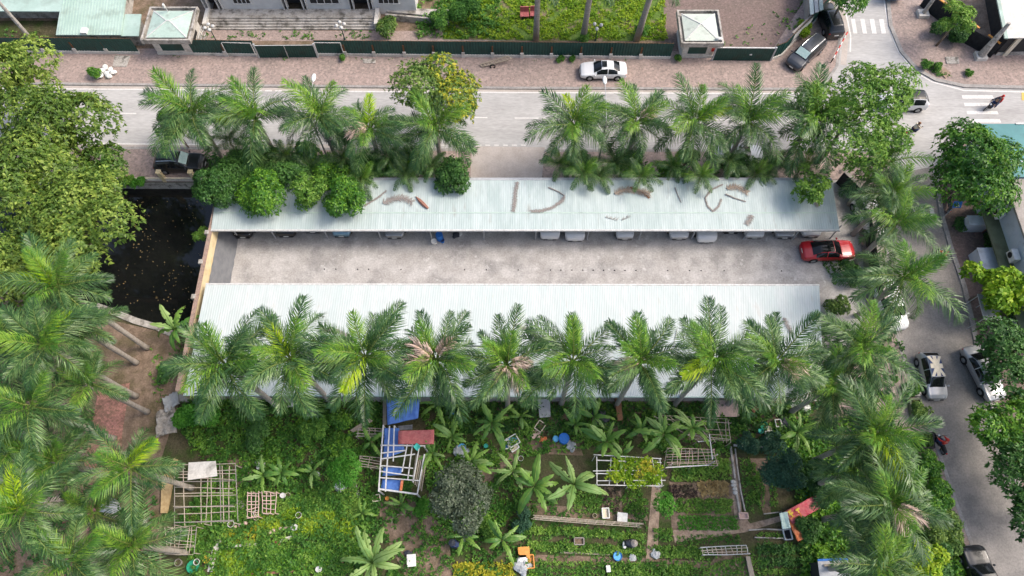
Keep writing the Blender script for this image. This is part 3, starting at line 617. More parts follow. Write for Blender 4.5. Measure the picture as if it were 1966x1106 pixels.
# ---------------------------------------------------------------- vegetation
def quads_mesh(name, V, m, smooth=False):
    """V: (n,4,3) array of separate quads"""
    n = len(V); me = bpy.data.meshes.new(name)
    me.vertices.add(4 * n); me.vertices.foreach_set('co', np.ascontiguousarray(V, dtype=np.float32).ravel())
    me.loops.add(4 * n); me.loops.foreach_set('vertex_index', np.arange(4 * n, dtype=np.int32))
    me.polygons.add(n); me.polygons.foreach_set('loop_start', np.arange(0, 4 * n, 4, dtype=np.int32))
    try: me.polygons.foreach_set('loop_total', np.full(n, 4, dtype=np.int32))
    except Exception: pass
    me.materials.append(m); me.update(calc_edges=True); return me
def norm(a): return a / np.maximum(np.linalg.norm(a, axis=-1, keepdims=True), 1e-9)
def rosettes(C, Nn, rng, k, size, wide=.42, spread=.9):
    """k leaves round each centre C with outward normals Nn"""
    n = len(C); C = np.repeat(C, k, 0); Nn = np.repeat(Nn, k, 0)
    t = norm(np.cross(Nn, rng.normal(size=(n * k, 3)))); d = norm(t * spread + Nn * rng.uniform(.05, .75, (n * k, 1)))
    s = norm(np.cross(d, Nn + rng.normal(size=(n * k, 3)) * .35)); l = size * rng.uniform(.6, 1.2, (n * k, 1))
    mid = C + d * l * .5 + Nn * l * .05; tip = C + d * l - np.array([0, 0, 1]) * l * .22
    return np.stack([C, mid - s * l * wide * .5, tip, mid + s * l * wide * .5], 1)
def crown_pts(rng, lobes, n, inner=.5):
    """points with normals in the shells of overlapping lobes (cx,cy,cz,r,squash)"""
    L = np.array(lobes); wgt = L[:, 3] ** 2; i = rng.choice(len(L), n, p=wgt / wgt.sum())
    d = norm(rng.normal(size=(n, 3))); d[:, 2] = np.where(d[:, 2] < -.45, -d[:, 2], d[:, 2])
    rr = rng.uniform(inner, 1, (n, 1)) ** .5 * (1 + np.abs(rng.normal(size=(n, 1))) * .13); ax = np.stack([L[i, 3], L[i, 3], L[i, 3] * L[i, 4]], 1)
    p = L[i, :3] + d * ax * rr
    keep = np.ones(n, bool)
    for l in L:
        q = (p - l[:3]) / np.array([l[3], l[3], l[3] * l[4]]); keep &= (np.linalg.norm(q, axis=1) > .62) | (rng.random(n) < .12)
    return p[keep], norm(d[keep] + np.array([0, 0, .35]))
def make_lobes(rng, r, hz, k, lr=(.34, .5), sq=.75):
    out = []
    for i in range(k):
        q = rng.uniform(0, 2 * math.pi); m_ = r * (1 - lr[0]) * math.sqrt((i + .3) / k); z = rng.uniform(-.35, .35) * hz + hz * .35 * (1 - m_ / r)
        out.append((m_ * math.cos(q + i * 2.4), m_ * math.sin(q + i * 2.4), z, r * rng.uniform(*lr), sq))
    return out
def tree(name, label, cat, px, py, zc, r, m, n, leaf=.3, lobes=9, lr=(.34, .5), seed=0, group=None, k=6, base=0.0, wide=.42, sq=.75, flat=.7, extra=None, trunk_r=None, lean=(0, 0), lobe_list=None):
    """broadleaf tree: crown centre seen at pixel (px,py) at height zc; trunk, limbs and leaf rosettes"""
    rng = np.random.default_rng(seed + 11); c = P(px, py, zc); bx, by = c.x + lean[0], c.y + lean[1]
    t = thing(name, (bx, by, base), label, cat, group); o = Vector((bx, by, base)); rel = c - o
    lb = lobe_list or make_lobes(rng, r, r * flat, lobes, lr, sq)
    C, Nn = crown_pts(rng, lb, n // k)
    V = rosettes(C, Nn, rng, k, leaf, wide); V = V + np.array(rel)
    link('crown', quads_mesh('crown', V, K[m]), t)
    if extra:
        em, frac, side = extra; E = np.array([e_ for e_ in zip(C, Nn)]); sel = (C @ np.array(side) > r * .25) & (rng.random(len(C)) < frac)
        V = rosettes(C[sel] + Nn[sel] * .12, Nn[sel], rng, k, leaf, wide) + np.array(rel); link('blossom', quads_mesh('blossom', V, K[em]), t)
    tr = trunk_r or max(.05, r * .05); b = MB(); top = rel - Vector((0, 0, r * flat * .35)); top.z = max(top.z, .3)
    b.tube([(0, 0, 0), top * .5 + Vector((.06, -.05, 0)), top], [tr * 1.3, tr, tr * .8], 8)
    for l in lb[:7]: e_ = rel + Vector(l[:3]); b.tube([top, top.lerp(e_, .5) + Vector((0, 0, -.1 * r)), e_], [tr * .6, tr * .35, tr * .12], 5)
    b.build('trunk', K['bark'], t, smooth=True); return t
def inpoly(pts, poly):
    x, y = pts[:, 0], pts[:, 1]; r = np.zeros(len(pts), bool); j = len(poly) - 1
    for i in range(len(poly)):
        xi, yi, xj, yj = *poly[i][:2], *poly[j][:2]; r ^= ((yi > y) != (yj > y)) & (x < (xj - xi) * (y - yi) / (yj - yi + 1e-12) + xi); j = i
    return r
def scatter(rng, px, dens, clump=0, z=0.0):
    v = PV(px, z); lo = np.array([min(p.x for p in v), min(p.y for p in v)]); hi = np.array([max(p.x for p in v), max(p.y for p in v)])
    n = int(dens * np.prod(hi - lo)); q = rng.uniform(lo, hi, (n, 2)); q = q[inpoly(q, [(p.x, p.y) for p in v])]
    if clump:
        f = sum(np.sin(q[:, 0] * a_ + p_) * np.sin(q[:, 1] * b_ + p_ * 1.7) for a_, b_, p_ in ((1.1, .9, rng.uniform(0, 6)), (2.3, 2.7, rng.uniform(0, 6)), (4.1, 3.7, rng.uniform(0, 6))))
        q = q[f + rng.normal(size=len(q)) * .5 > clump]
    return q
def cover(name, px, m, dens, size, hgt, label=None, cat=None, group=None, seed=1, clump=0, kind=None, k=5, wide=.5, rows=0):
    rng = np.random.default_rng(seed); q = scatter(rng, px, dens, clump)
    if rows: q[:, 1] = np.round(q[:, 1] / rows) * rows + rng.normal(size=len(q)) * rows * .13
    hf = .55 + .45 * np.sin(q[:, 0] * 2.2 + seed) * np.sin(q[:, 1] * 2.7 + seed * 2)
    C = np.column_stack([q, rng.uniform(.08, 1, len(q)) * hgt * np.maximum(hf, .15)]); Nn = norm(np.column_stack([rng.normal(size=(len(q), 2)) * .4, np.ones(len(q))]))
    o = link(name, quads_mesh(name, rosettes(C, Nn, rng, k, size, wide), K[m])); return tag(o, label, cat, group, kind)
def bush(label, px, py, r, m, seed=0, n=1500, leaf=.2, cat='bush', group=None, h=None, name='bush', lobes=6, k=5, z=0.0):
    rng = np.random.default_rng(seed + 77); zc = h or r * .8; c = P(px, py, z + zc)
    lb = make_lobes(rng, r, zc * .5, lobes, (.26, .52), .8); C, Nn = crown_pts(rng, lb, n // k); t = thing(name, (c.x, c.y, z), label, cat, group)
    link('foliage', quads_mesh('foliage', rosettes(C, Nn, rng, k, leaf) + np.array([0, 0, zc]), K[m]), t)
    b = MB()
    for i in range(4): l = lb[i]; b.tube([(0, 0, 0), (l[0] * .5, l[1] * .5, zc * .5), (l[0], l[1], zc + l[2])], [.05, .035, .015], 5)
    b.build('stem', K['bark'], t); return t

# ---- palms: frond meshes shared by every palm
def frond_mesh(name, m, seed, L=4.1, arch=1.0, nl=34, ll=.98, ragged=.06, wl=.054, plumose=.85):
    rng = np.random.default_rng(seed); b = []
    N_ = 26; ts = np.linspace(0, 1, N_); ang = -arch * ts ** 1.4 * 1.25; dx = np.cos(ang); dz = np.sin(ang)
    x = np.concatenate([[0], np.cumsum(dx[:-1])]) * L / (N_ - 1); z = np.concatenate([[0], np.cumsum(dz[:-1])]) * L / (N_ - 1)
    side = rng.uniform(-.5, .5); y = side * .35 * ts ** 2
    R = np.stack([x, y, z], 1)
    quads = []
    for sgn in (-1, 1):
        for row in range(2):
            for i in range(nl):
                if rng.random() < ragged: continue
                t = .08 + .92 * (i + rng.uniform(.1, .9)) / nl; f = t * (N_ - 1); j = min(int(f), N_ - 2); p = R[j] + (R[j + 1] - R[j]) * (f - j)
                tg = norm(R[j + 1] - R[j]); up = norm(np.cross(tg, np.cross(np.array([0, 0, 1.]), tg))); sd = norm(np.cross(up, tg)) * sgn
                l = ll * (math.sin(math.pi * min(1, .16 + t * .86)) ** .55 + .12) * rng.uniform(.8, 1.1)
                el = (.55 if row else -.12) * plumose * 1.6 + rng.normal() * .16
                d = norm(sd * math.cos(el) * .82 + up * math.sin(el) + tg * (.45 + .5 * t)); w_ = wl * rng.uniform(.8, 1.15) * .5
                wv = norm(np.cross(d, up)) * w_
                m1 = p + d * l * .5; tip = p + d * l * .93 + np.array([0, 0, -1]) * l * rng.uniform(.2, .5)
                quads.append([p - wv * .6, m1 - wv, m1 + wv, p + wv * .6]); quads.append([m1 - wv, tip - wv * .2, tip + wv * .2, m1 + wv])
    V = np.array(quads); me = bpy.data.meshes.new(name); n = len(V)
    # rachis
    mb_ = MB(); mb_.tube([tuple(R[i]) for i in range(0, N_, 3)] + [tuple(R[-1])], [.055 * (1 - .85 * i / 9) for i in range(len(range(0, N_, 3)) + 1)], 4)
    vs = V.reshape(-1, 3).tolist(); o = len(vs); fs = [(4 * i, 4 * i + 1, 4 * i + 2, 4 * i + 3) for i in range(n)]
    me.from_pydata(vs + mb_.v, [], fs + [tuple(k + o for k in f) for f in mb_.f]); me.materials.append(m); me.materials.append(K['rachis'])
    me.polygons.foreach_set('material_index', [0] * n + [1] * len(mb_.f)); me.update(); return me
FR = [frond_mesh('frond', K['palm'], i, arch=[.55, .75, .95, 1.15, .85, 1.05][i], L=[4.2, 4.0, 4.2, 4.1, 3.8, 4.0][i]) for i in range(6)] + [frond_mesh('frond', K['palm'], 60 + i, arch=[1.3, .7, 1.2, .9][i], L=[3.4, 4.5, 4.3, 3.6][i], ragged=[.12, .05, .2, .08][i], ll=[.9, .85, 1.0, .8][i]) for i in range(4)]
FN = [frond_mesh('frond_young', K['palm_new'], 20 + i, arch=.5 + .25 * i, L=3.5) for i in range(2)]
FY = [frond_mesh('frond_yellow', K['palm_yellow'], 30 + i, arch=.9 + .5 * i, L=3.1, ll=.85, nl=36, ragged=.15) for i in range(2)]
FD = frond_mesh('frond_dry', K['palm_dead'], 40, arch=1.6, L=1.5, nl=26, ll=.6, plumose=1.0)
FG = frond_mesh('frond_grey', K['grey_dead'], 41, arch=1.5, L=2.6, nl=26, ragged=.3, ll=.6)
def palm(cx, cy, h, label, seed, sc=1.0, n=14, yellow=0, pink=0, lean=(0, 0), group='royal palms', tr=.19, young=3, cat='palm', base=0.0, yaz=None):
    """royal palm whose crown heart is seen at pixel (cx,cy) at height h"""
    r = random.Random(seed * 7 + 3); c = P(cx, cy, h); bx, by = c.x + lean[0], c.y + lean[1]; t = thing('royal_palm', (bx, by, base), label, cat, group)
    tp = Vector((c.x - bx, c.y - by, h - base)); b = MB(); hh = tp.z; zs = (0, .04, .25, .55, .8, 1.0); rs = (1.45, 1.15, 1.0, 1.15, 1.0, .8)
    b.tube([(tp.x * s ** 1.3, tp.y * s ** 1.3, (hh - 1.0) * s) for s in zs], [tr * q for q in rs], 10); b.build('trunk', K['trunk'], t, smooth=True)
    b = MB(); b.tube([tp * .0 + Vector((tp.x, tp.y, hh - 1.02)), (tp.x, tp.y, hh - .5), (tp.x, tp.y, hh + .1)], [tr * .85, tr * .8, tr * .35], 8); b.build('crownshaft', K['shaft'], t, smooth=True)
    a0 = r.uniform(0, 6.28)
    for i in range(n):
        s = i / (n - 1); pitch = math.radians(74 - 96 * s ** .85 + r.uniform(-13, 13)); az = a0 + i * 2.39996 + r.uniform(-.45, .45)
        yng = i < young
        me_ = r.choice(FN) if yng else r.choice(FR)
        put('frond', me_, None, t, (tp.x + .1 * math.cos(az), tp.y + .1 * math.sin(az), hh - .05 - .25 * s), (r.uniform(-.35, .35), -pitch, az), sc * r.uniform(.76, 1.1))
    for i in range(yellow):
        az = yaz if yaz is not None else r.uniform(0, 6.28); o = put('frond', FY[i % 2], None, t, (tp.x, tp.y, hh + .1), (0, -r.uniform(.5, .9), az + i * .6), sc * .95); o['label'] = 'bright yellow young frond'
    for i in range(pink):
        az = r.uniform(0, 6.28); o = put('flower_cluster', FD, None, t, (tp.x + .2 * math.cos(az), tp.y + .2 * math.sin(az) - .1, hh + .45), (0, -r.uniform(.5, 1.0), az), sc * r.uniform(1.0, 1.35)); o['label'] = 'pinkish dry flower cluster'
    for _ in range(r.choice((0, 1, 1, 2))):
        az = r.uniform(0, 6.28); put('frond', FG, None, t, (tp.x, tp.y, hh - .5), (0, .5, az), sc).__setitem__('label', 'grey dead hanging frond')
    return t
G1 = 'royal palms between the road and the shed'; G2 = 'royal palms behind the white roof'; G3 = 'royal palms along the east road'; G4 = 'royal palms in the left yard'
PALMS = [
 (368, 214, 7.2, 'leftmost royal palm of the roadside row, above the parked black car', 1, 1.23, 19, 0, 0, G1),
 (490, 225, 7.0, 'royal palm with a bright yellow frond, second in the left roadside group', 2, 1.10, 16, 1, 0, G1),
 (613, 222, 7.0, 'royal palm below the zebra edge dashes, middle of the left roadside group', 3, 1.10, 17, 0, 0, G1),
 (710, 246, 6.8, 'royal palm with an upright lime frond left of the yellow blossoming tree', 4, 1.04, 17, 1, 1, G1),
 (836, 246, 6.6, 'royal palm in front of the yellow blossoming tree', 5, 1.10, 17, 0, 0, G1),
 (1105, 240, 6.8, 'royal palm with a yellow-green frond, first right of the concrete driveway', 6, 1.10, 17, 1, 0, G1),
 (1222, 236, 6.8, 'royal palm below the white sedan with a small flower cluster', 7, 1.04, 17, 0, 1, G1),
 (1334, 232, 6.8, 'royal palm with a lime frond pointing right, mid right roadside group', 8, 1.16, 16, 1, 0, G1),
 (1436, 232, 6.8, 'royal palm fourth right of the driveway, before the airy green tree', 9, 1.10, 17, 0, 0, G1),
 (1560, 228, 7.0, 'royal palm with a long leaning trunk inside the airy green tree', 10, 1.21, 16, 0, 0, G1),
 (432, 700, 11.5, 'royal palm over the left end of the white roof', 11, 1.04, 21, 0, 0, G2),
 (558, 690, 11.5, 'royal palm with fresh lime fronds, second over the white roof', 12, 1.09, 20, 1, 0, G2),
 (701, 684, 11.5, 'royal palm with a drooping yellow frond above the blue tarp shelter', 13, 1.09, 20, 1, 0, G2),
 (836, 690, 11.5, 'royal palm with cream dry clusters at its heart, above the blue tarp', 14, 1.07, 19, 0, 4, G2),
 (973, 700, 11.5, 'royal palm with three pink flower clusters, middle of the white roof', 15, 0.96, 21, 0, 4, G2),
 (1100, 692, 11.5, 'plain green royal palm right of the one with three pink clusters', 16, 1.04, 20, 0, 0, G2),
 (1230, 695, 11.5, 'royal palm with one pink cluster on its right side, over the white roof', 17, 0.98, 20, 0, 1, G2),
 (1367, 694, 11.5, 'royal palm with a short bright yellow frond over the white roof', 18, 1.12, 20, 1, 0, G2),
 (1489, 696, 11.5, 'royal palm with a pink cluster at the right end of the white roof', 19, 0.98, 20, 0, 2, G2),
 (1652, 668, 9.5, 'dense royal palm between the white roof end and the east road', 20, 1.1, 17, 0, 0, G3),
 (1598, 740, 8.0, 'lower royal palm at the east corner of the white roof', 21, .9, 13, 0, 0, G3),
 (1700, 312, 6.8, 'royal palm at the road corner below the airy green tree', 22, .95, 13, 0, 0, G3),
 (1712, 372, 7.0, 'royal palm over the white car, second from the road corner', 23, .9, 13, 0, 0, G3),
 (1722, 428, 7.2, 'royal palm over the white car windscreen, right of the red sedan', 24, .95, 14, 0, 0, G3),
 (1738, 532, 8.0, 'royal palm with long fronds reaching over the east road, by the black wall', 25, 1.15, 15, 0, 0, G3),
 (1676, 834, 10.0, 'royal palm with a drooping bright yellow frond beside the planters', 26, 1.15, 15, 1, 0, G3),
 (1706, 968, 10.2, 'royal palm with a pale dry cluster, grey trunk leaning over the red cloth', 27, 1.05, 16, 0, 2, G3),
 (1690, 1085, 9.5, 'royal palm at the bottom edge over the grey hut roof', 28, 1.0, 14, 0, 0, G3),
 (1640, 905, 7.5, 'shorter royal palm under the yellow-fronded one, by the garden edge', 46, .9, 13, 0, 0, G3),
 (110, 548, 11.0, 'royal palm with a lemon frond beside the pond, long leaning trunk', 29, 1.1, 14, 2, 0, G4),
 (84, 662, 12.0, 'tall royal palm with shining lime fronds left of the brown yard', 30, .95, 13, 1, 0, G4),
 (58, 780, 10.5, 'royal palm above the grey paved yard at the left edge', 31, .98, 13, 0, 0, G4),
 (248, 898, 9.5, 'royal palm with a lime heart, pale trunk by the bamboo frame', 32, .92, 12, 1, 0, G4),
 (256, 1048, 7.8, 'royal palm with a short pale trunk at the bottom by the bamboo frame', 33, .95, 12, 0, 0, G4),
 (45, 980, 11.5, 'large royal palm with a yellow frond in the bottom left corner', 34, 1.0, 13, 2, 0, G4),
 (8, 660, 11.0, 'royal palm cut off by the left edge below the mango trees', 35, .95, 11, 0, 0, G4),
 (170, 735, 8.5, 'royal palm in the middle of the left yard over the brick path', 36, .75, 10, 0, 0, G4),
 (135, 1075, 9.0, 'dark royal palm at the bottom edge in the left yard', 37, .9, 10, 0, 0, G4),
 (150, 628, 8.5, 'royal palm beside the stone pond edge behind the tall lime-fronded one', 51, .85, 13, 0, 0, G4),
 (110, 885, 8.0, 'royal palm over the brick path left of the lime-hearted one', 52, .9, 13, 0, 0, G4),
 (180, 985, 7.0, 'royal palm over the silvery sheet heap in the left yard', 53, .8, 12, 0, 0, G4),
 (20, 860, 9.0, 'royal palm over grey paving, just above the corner palm', 38, .85, 10, 0, 0, G4),
]
LEAN = {29: (1.2, -.9), 30: (.2, -.3)}; YAZ = {2: 3.5, 4: 1.6, 6: 1.9, 8: .3, 13: 4.4, 18: 3.7, 26: 4.9, 29: 2.4, 30: .9, 32: .7, 34: 1.9, 12: 2.2}
for cx, cy, h, lab, sd, sc, n, ye_, pk, g_ in PALMS: palm(cx, cy, h, lab, sd, sc, n + 2 + sd % 4, ye_, pk, LEAN.get(sd, (0, 0)), g_, yaz=YAZ.get(sd))
# tall palm trunks in the north yard whose crowns are above the picture
for (x, y), lab in (((1029, 77), 'grey palm trunk behind the green fence, left of three'), ((1119, 77), 'grey palm trunk behind the green fence beside the globe lamp'), ((1222, 77), 'leaning grey palm trunk by the right guard house')):
    c = P(x, y); k = {1029: 0, 1119: .3, 1222: .8}[x]; h = 9; t = thing('royal_palm', c, lab, 'palm', 'palms in the north yard'); b = MB()
    b.tube([(0, 0, 0), (k * .3, .1, 3), (k * .6, .2, 6), (k, .3, 8.2)], [.36, .30, .28, .2], 10); b.build('trunk', K['trunk'], t, smooth=True)
    for i in range(12): put('frond', FR[i % 6], None, t, (k, .3, 8.4), (0, -math.radians(65 - 6 * i), i * 2.4), 1)
# young palms and fan-leaved clumps between the royal palms
def clump(label, px, py, h, sc, n, seed, m=0, group='young palms under the roadside palms'):
    r = random.Random(seed); c = P(px, py, h); t = thing('young_palm', (c.x, c.y, 0), label, 'young palm', group); b = MB(); b.tube([(0, 0, 0), (0, 0, h)], [.09, .06], 6); b.build('stem', K['trunk'], t)
    for i in range(n): put('frond', FN[i % 2] if m and i % 3 == 0 else FR[i % 6], None, t, (0, 0, h), (r.uniform(-.3, .3), -math.radians(70 - 75 * i / n), i * 2.4 + r.uniform(-.2, .2)), sc * r.uniform(.8, 1.1))
YP = [(600, 330, 'young palm low between the round bushes, left group'), (695, 345, 'young palm beside the brown debris on the shed edge'), (745, 300, 'young palm under the lime-fronded roadside palm'), (548, 300, 'young palm under the yellow-fronded roadside palm'),
      (780, 335, 'young palm against the shed edge left of the roof gap'), (1120, 335, 'young palm drooping onto the roof right of the driveway'), (1180, 315, 'young palm under the flower-bearing roadside palm'), (1290, 320, 'young palm between two trunks above the brown frond heap'),
      (1400, 310, 'young palm right of the thick trunk by the shed'), (1450, 335, 'young palm over the dry fibre heap on the roof'), (440, 270, 'young palm left of the yellow-fronded roadside palm'), (1230, 340, 'young palm leaning on the roof edge by brown fronds'), (480, 300, 'young palm in front of the black car by the bushes'), (660, 305, 'young palm below the middle of the left roadside group'), (830, 320, 'young palm left of the driveway bush'), (1075, 318, 'young palm at the driveway corner, right side'), (1150, 340, 'young palm between the driveway corner and the brown heap'), (1345, 340, 'young palm on the roof edge right of the brown heap'), (1480, 318, 'young palm left of the long leaning trunk'), (1540, 320, 'young palm right of the long leaning trunk')]
for i, (x, y, l) in enumerate(YP): clump(l, x, y, 3.2 + (i % 3) * .5, .52, 12, i + 5, i % 2)

# ---- broadleaf trees
GM = 'mango trees by the pond'
tree('mango_tree', 'yellow-green mango tree at the top left by the brick pavement', 'tree', 30, 165, 6.5, 4.6, 'mango', 19000, .36, 12, seed=1, group=GM)
tree('mango_tree', 'spreading mango tree reaching over the left end of the road', 'tree', 115, 255, 7, 5.0, 'mango', 21000, .36, 13, seed=2, group=GM)
tree('mango_tree', 'largest pale mango crown hanging over the black pond', 'tree', 165, 430, 7.5, 5.2, 'mango', 25000, .36, 14, seed=3, group=GM, lean=(-5.0, -2.0))
tree('mango_tree', 'mango tree at the left edge between road and palms', 'tree', 30, 350, 7.5, 5.0, 'mango', 21000, .36, 12, seed=4, group=GM)
tree('mango_tree', 'mango tree lowest on the left edge, behind the lemon-fronded palm', 'tree', 40, 495, 7.5, 4.6, 'mango', 17000, .36, 12, seed=5, group=GM)
tree('mango_tree', 'small dark mango tree over the pond rail', 'tree', 185, 330, 5, 2.8, 'mango_d', 7000, .34, 9, seed=6, group=GM)
tree('blossom_tree', 'small tree with yellow blossom reaching over the main road', 'tree', 828, 195, 6.2, 4.1, 'mango_d', 15000, .3, 12, seed=7, extra=('yellowl', .5, (.8, .35, .2)))
tree('airy_tree', 'airy light green tree over the road corner beside the white car', 'tree', 1632, 225, 7.0, 5.6, 'fresh', 26000, .29, 30, (.18, .30), seed=8, trunk_r=.16)
tree('airy_tree', 'small light green branch spread over the right end of the shed roof', 'tree', 1555, 352, 4.6, 2.2, 'fresh', 3000, .28, 10, (.2, .32), seed=9, lean=(1.5, 2.6))
tree('round_tree', 'big glossy green round tree in front of the teal roof', 'tree', 1876, 318, 5.0, 4.3, 'ficus', 28000, .32, 13, seed=10)
tree('street_tree', 'yellow-green street tree with big leaves beside the terrace', 'tree', 1912, 545, 3.6, 2.8, 'lime', 5000, .42, 12, (.25, .36), seed=11, wide=.6)
tree('dark_tree', 'dark green tree over the silver sedan at the right edge', 'tree', 1940, 690, 3.6, 3.4, 'darkg', 12000, .3, 11, seed=12, lean=(1.6, .6), group='dark trees at the right edge')
tree('dark_tree', 'dark tree with fresh tips below the silver sedan at the right edge', 'tree', 1940, 815, 3.6, 3.0, 'ficus', 11000, .32, 11, seed=13, lean=(1.6, .6), group='dark trees at the right edge')
tree('dark_tree', 'darkest tree low on the right edge of the east road', 'tree', 1980, 905, 3.6, 3.0, 'darkg', 9000, .3, 10, seed=14, lean=(1.6, .6), group='dark trees at the right edge')
tree('dark_tree', 'narrow dark tree at the right edge near the bottom corner', 'tree', 1995, 990, 3.6, 2.4, 'darkg', 7000, .3, 9, seed=15, lean=(1.6, .6), group='dark trees at the right edge')
tree('small_tree', 'small green tree with a white painted trunk by the black fence', 'tree', 1838, 36, 3.8, 2.0, 'fresh', 4500, .28, 10, (.25, .4), seed=16, base=.12)
tree('round_tree', 'green tree overhanging the top of the north road by the black van', 'tree', 1622, -8, 4, 2.6, 'ficus', 7000, .3, 10, seed=17)
tree('olive_tree', 'grey-leaved bushy tree in the middle of the garden', 'tree', 882, 962, 4, 2.5, 'olivel', 13000, .24, 13, (.3, .45), seed=18)
tree('small_tree', 'vivid green small tree left of the white pole frame', 'tree', 668, 902, 3.4, 1.35, 'bright', 6000, .17, 9, seed=19)
tree('small_tree', 'emerald bushy tree beside the vegetable beds', 'tree', 1276, 972, 2.6, .95, 'bright', 4000, .15, 8, seed=20)
tree('small_tree', 'tall blue-green shrub tree at the right of the garden beds', 'tree', 1505, 905, 3.2, 1.7, 'bluegreen', 9000, .2, 11, (.3, .45), seed=21)
tree('small_tree', 'yellow-tipped tree among the palms near the bottom right', 'tree', 1762, 1065, 5, 2.0, 'lime', 4500, .34, 10, (.25, .4), seed=22)
BU = [(412, 362, 1.9, 'darkg', 'deep green bush over the pond corner of the shed', 4.2), (512, 372, 2.1, 'ficus', 'round green bush on the shed roof edge, second from the pond', 4.0), (598, 368, 1.5, 'fresh', 'light green bush with yellow tips on the shed roof edge', 4.0),
      (668, 384, 1.9, 'ficus', 'green bush hanging lowest over the shed roof', 3.8), (868, 345, 1.5, 'darkg', 'green bush beside the driveway at the shed corner', 3.8), (452, 330, 1.8, 'darkg', 'dark bush behind the pond corner bush', 3.4), (335, 245, 1.8, 'ficus', 'green bush under the leftmost roadside palm', 3.2),
      (1320, 300, .9, 'darkg', 'small dark bush between trunks of the right roadside group', 2.0), (560, 335, 1.6, 'darkg', 'dark bush between two round roof-edge bushes', 3.4), (640, 335, 1.6, 'ficus', 'green bush behind the lowest roof-edge bush', 3.2), (500, 315, 1.7, 'darkg', 'shady bush below the second roadside palm', 2.6), (590, 305, 1.6, 'ficus', 'shady bush below the middle of the left roadside group', 2.6), (705, 325, 1.7, 'darkg', 'shady bush above the grey debris heap', 2.8), (780, 318, 1.6, 'ficus', 'shady bush left of the driveway bush', 2.8), (1110, 318, 1.3, 'darkg', 'shady bush at the right corner of the driveway', 2.2), (1205, 320, 1.4, 'ficus', 'shady bush above the brown heap on the roof', 2.2), (1420, 325, 1.3, 'darkg', 'shady bush above the tan fibre heap', 2.2), (1290, 330, 1.1, 'ficus', 'shady bush between the brown and tan heaps', 2.0)]
for i, (x, y, r, m, l, h) in enumerate(BU): bush(l, x, y, r, m, i, int(r * r * 3300), .25, h=h, group='bushes along the shed back', lobes=17)
BG = [(186, 137, .75, 'ficus', 'small green bush beside the white bag heap'), (378, 800, 1.6, 'bright', 'bright bush at the south-west corner of the white roof'), (318, 715, .9, 'darkg', 'dark bush by the pond end of the white roof'),
      (1632, 525, 1.2, 'darkg', 'low dark bush below the red sedan'), (1610, 590, 1.1, 'mango_d', 'low bush at the east end of the white roof'), (1755, 748, .75, 'ficus', 'clipped bush in the planter beside the flag-roofed car'), (1772, 790, .85, 'mango_d', 'tall bush in the mossy planter'),
      (1776, 845, .7, 'mango_d', 'bush in the black planter beside the parked motorbike'), (1787, 890, 1.0, 'ficus', 'rounded bush below the black planter'), (1806, 965, 1.5, 'ficus', 'large hedge bush along the east road, upper'), (1825, 1030, 1.6, 'mango_d', 'large hedge bush along the east road, lower'),
      (1800, 1085, 1.7, 'darkg', 'hedge bush at the bottom edge along the east road'), (750, 52, 1.35, 'mango_d', 'striped grassy bush at the right end of the steps'), (845, 40, 1.3, 'weed', 'green bush behind the fence right of the ramp'), (890, 20, 1.8, 'weed', 'leafy thicket in the north yard right of the ramp'),
      (1235, 60, .8, 'ficus', 'small bush at the foot of the leaning grey trunk'), (1840, 62, 1.3, 'darkg', 'dark bush behind the white painted trunk'), (1810, 52, 1.2, 'darkg', 'dark bush left of the white painted trunk'), (1832, 70, .8, 'darkg', 'low dark bush in front of the white painted trunk'),
      (1780, 122, .6, 'weed', 'weedy patch bush at the corner kerb'), (1862, 140, .45, 'weed', 'small weed tuft on the corner pavement'), (1800, 128, .5, 'weed', 'weed tuft beside the broken concrete slab'), (385, 452, .7, 'fresh', 'green bush growing from the pond wall'),
      (240, 350, .9, 'ficus', 'creeper bush draped over the pond rail'), (265, 350, .7, 'bright', 'bright creeper at the middle of the pond rail'), (1845, 430, .7, 'darkg', 'small dark bush under the blue sign'), (1885, 425, .6, 'darkg', 'potted bush by the terrace door'), (1902, 460, .7, 'darkg', 'larger potted bush on the terrace front'),
      (1950, 600, 1.0, 'darkg', 'dark bush right of the grey sheet canopy'), (1005, 1000, .9, 'bluegreen', 'leafy shrub left of the long rails in the garden'), (930, 1010, 1.0, 'fresh', 'light green shrub below the grey-leaved tree'), (1560, 905, 1.5, 'darkg', 'dark thicket right of the blue-green shrub'), (1590, 955, 1.2, 'darkg', 'dark thicket above the red cloth'),
      (1555, 1010, 1.1, 'darkg', 'dark bush inside the bend of the red cloth'), (1480, 845, 1.0, 'bluegreen', 'blue-green shrub above the concrete garden edge'), (1440, 850, .9, 'bluegreen', 'sprawling shrub at the top of the concrete garden edge'), (810, 975, .7, 'bright', 'green shrub left of the grey-leaved tree'),
      (785, 935, .8, 'weed', 'weedy bush at the foot of the white pole frame'), (600, 830, 1.2, 'weed', 'green bush below the white roof, left garden'), (500, 835, 1.3, 'darkg', 'dark bush below the white roof, far left garden'), (650, 800, 1.0, 'ficus', 'bush beside the plank ramp below the white roof'),
      (1535, 62, .9, 'lime', 'lime hedge bush in front of the white board, lower'), (1550, 48, .8, 'lime', 'lime hedge bush in front of the white board, upper'), (1120, 72, .7, 'weed', 'tuft at the foot of the middle grey trunk'), (660, 110, .4, 'weed', 'weed tuft below the fence near the side gate'), (835, 108, .5, 'weed', 'weed tuft at the foot of the long fence'),
      (1075, 112, .4, 'weed', 'weed tuft at the fence foot above the white sedan, left'), (1100, 112, .35, 'weed', 'weed tuft at the fence foot above the white sedan, right'), (1300, 112, .4, 'weed', 'weed tuft at the foot of the right guard house')]
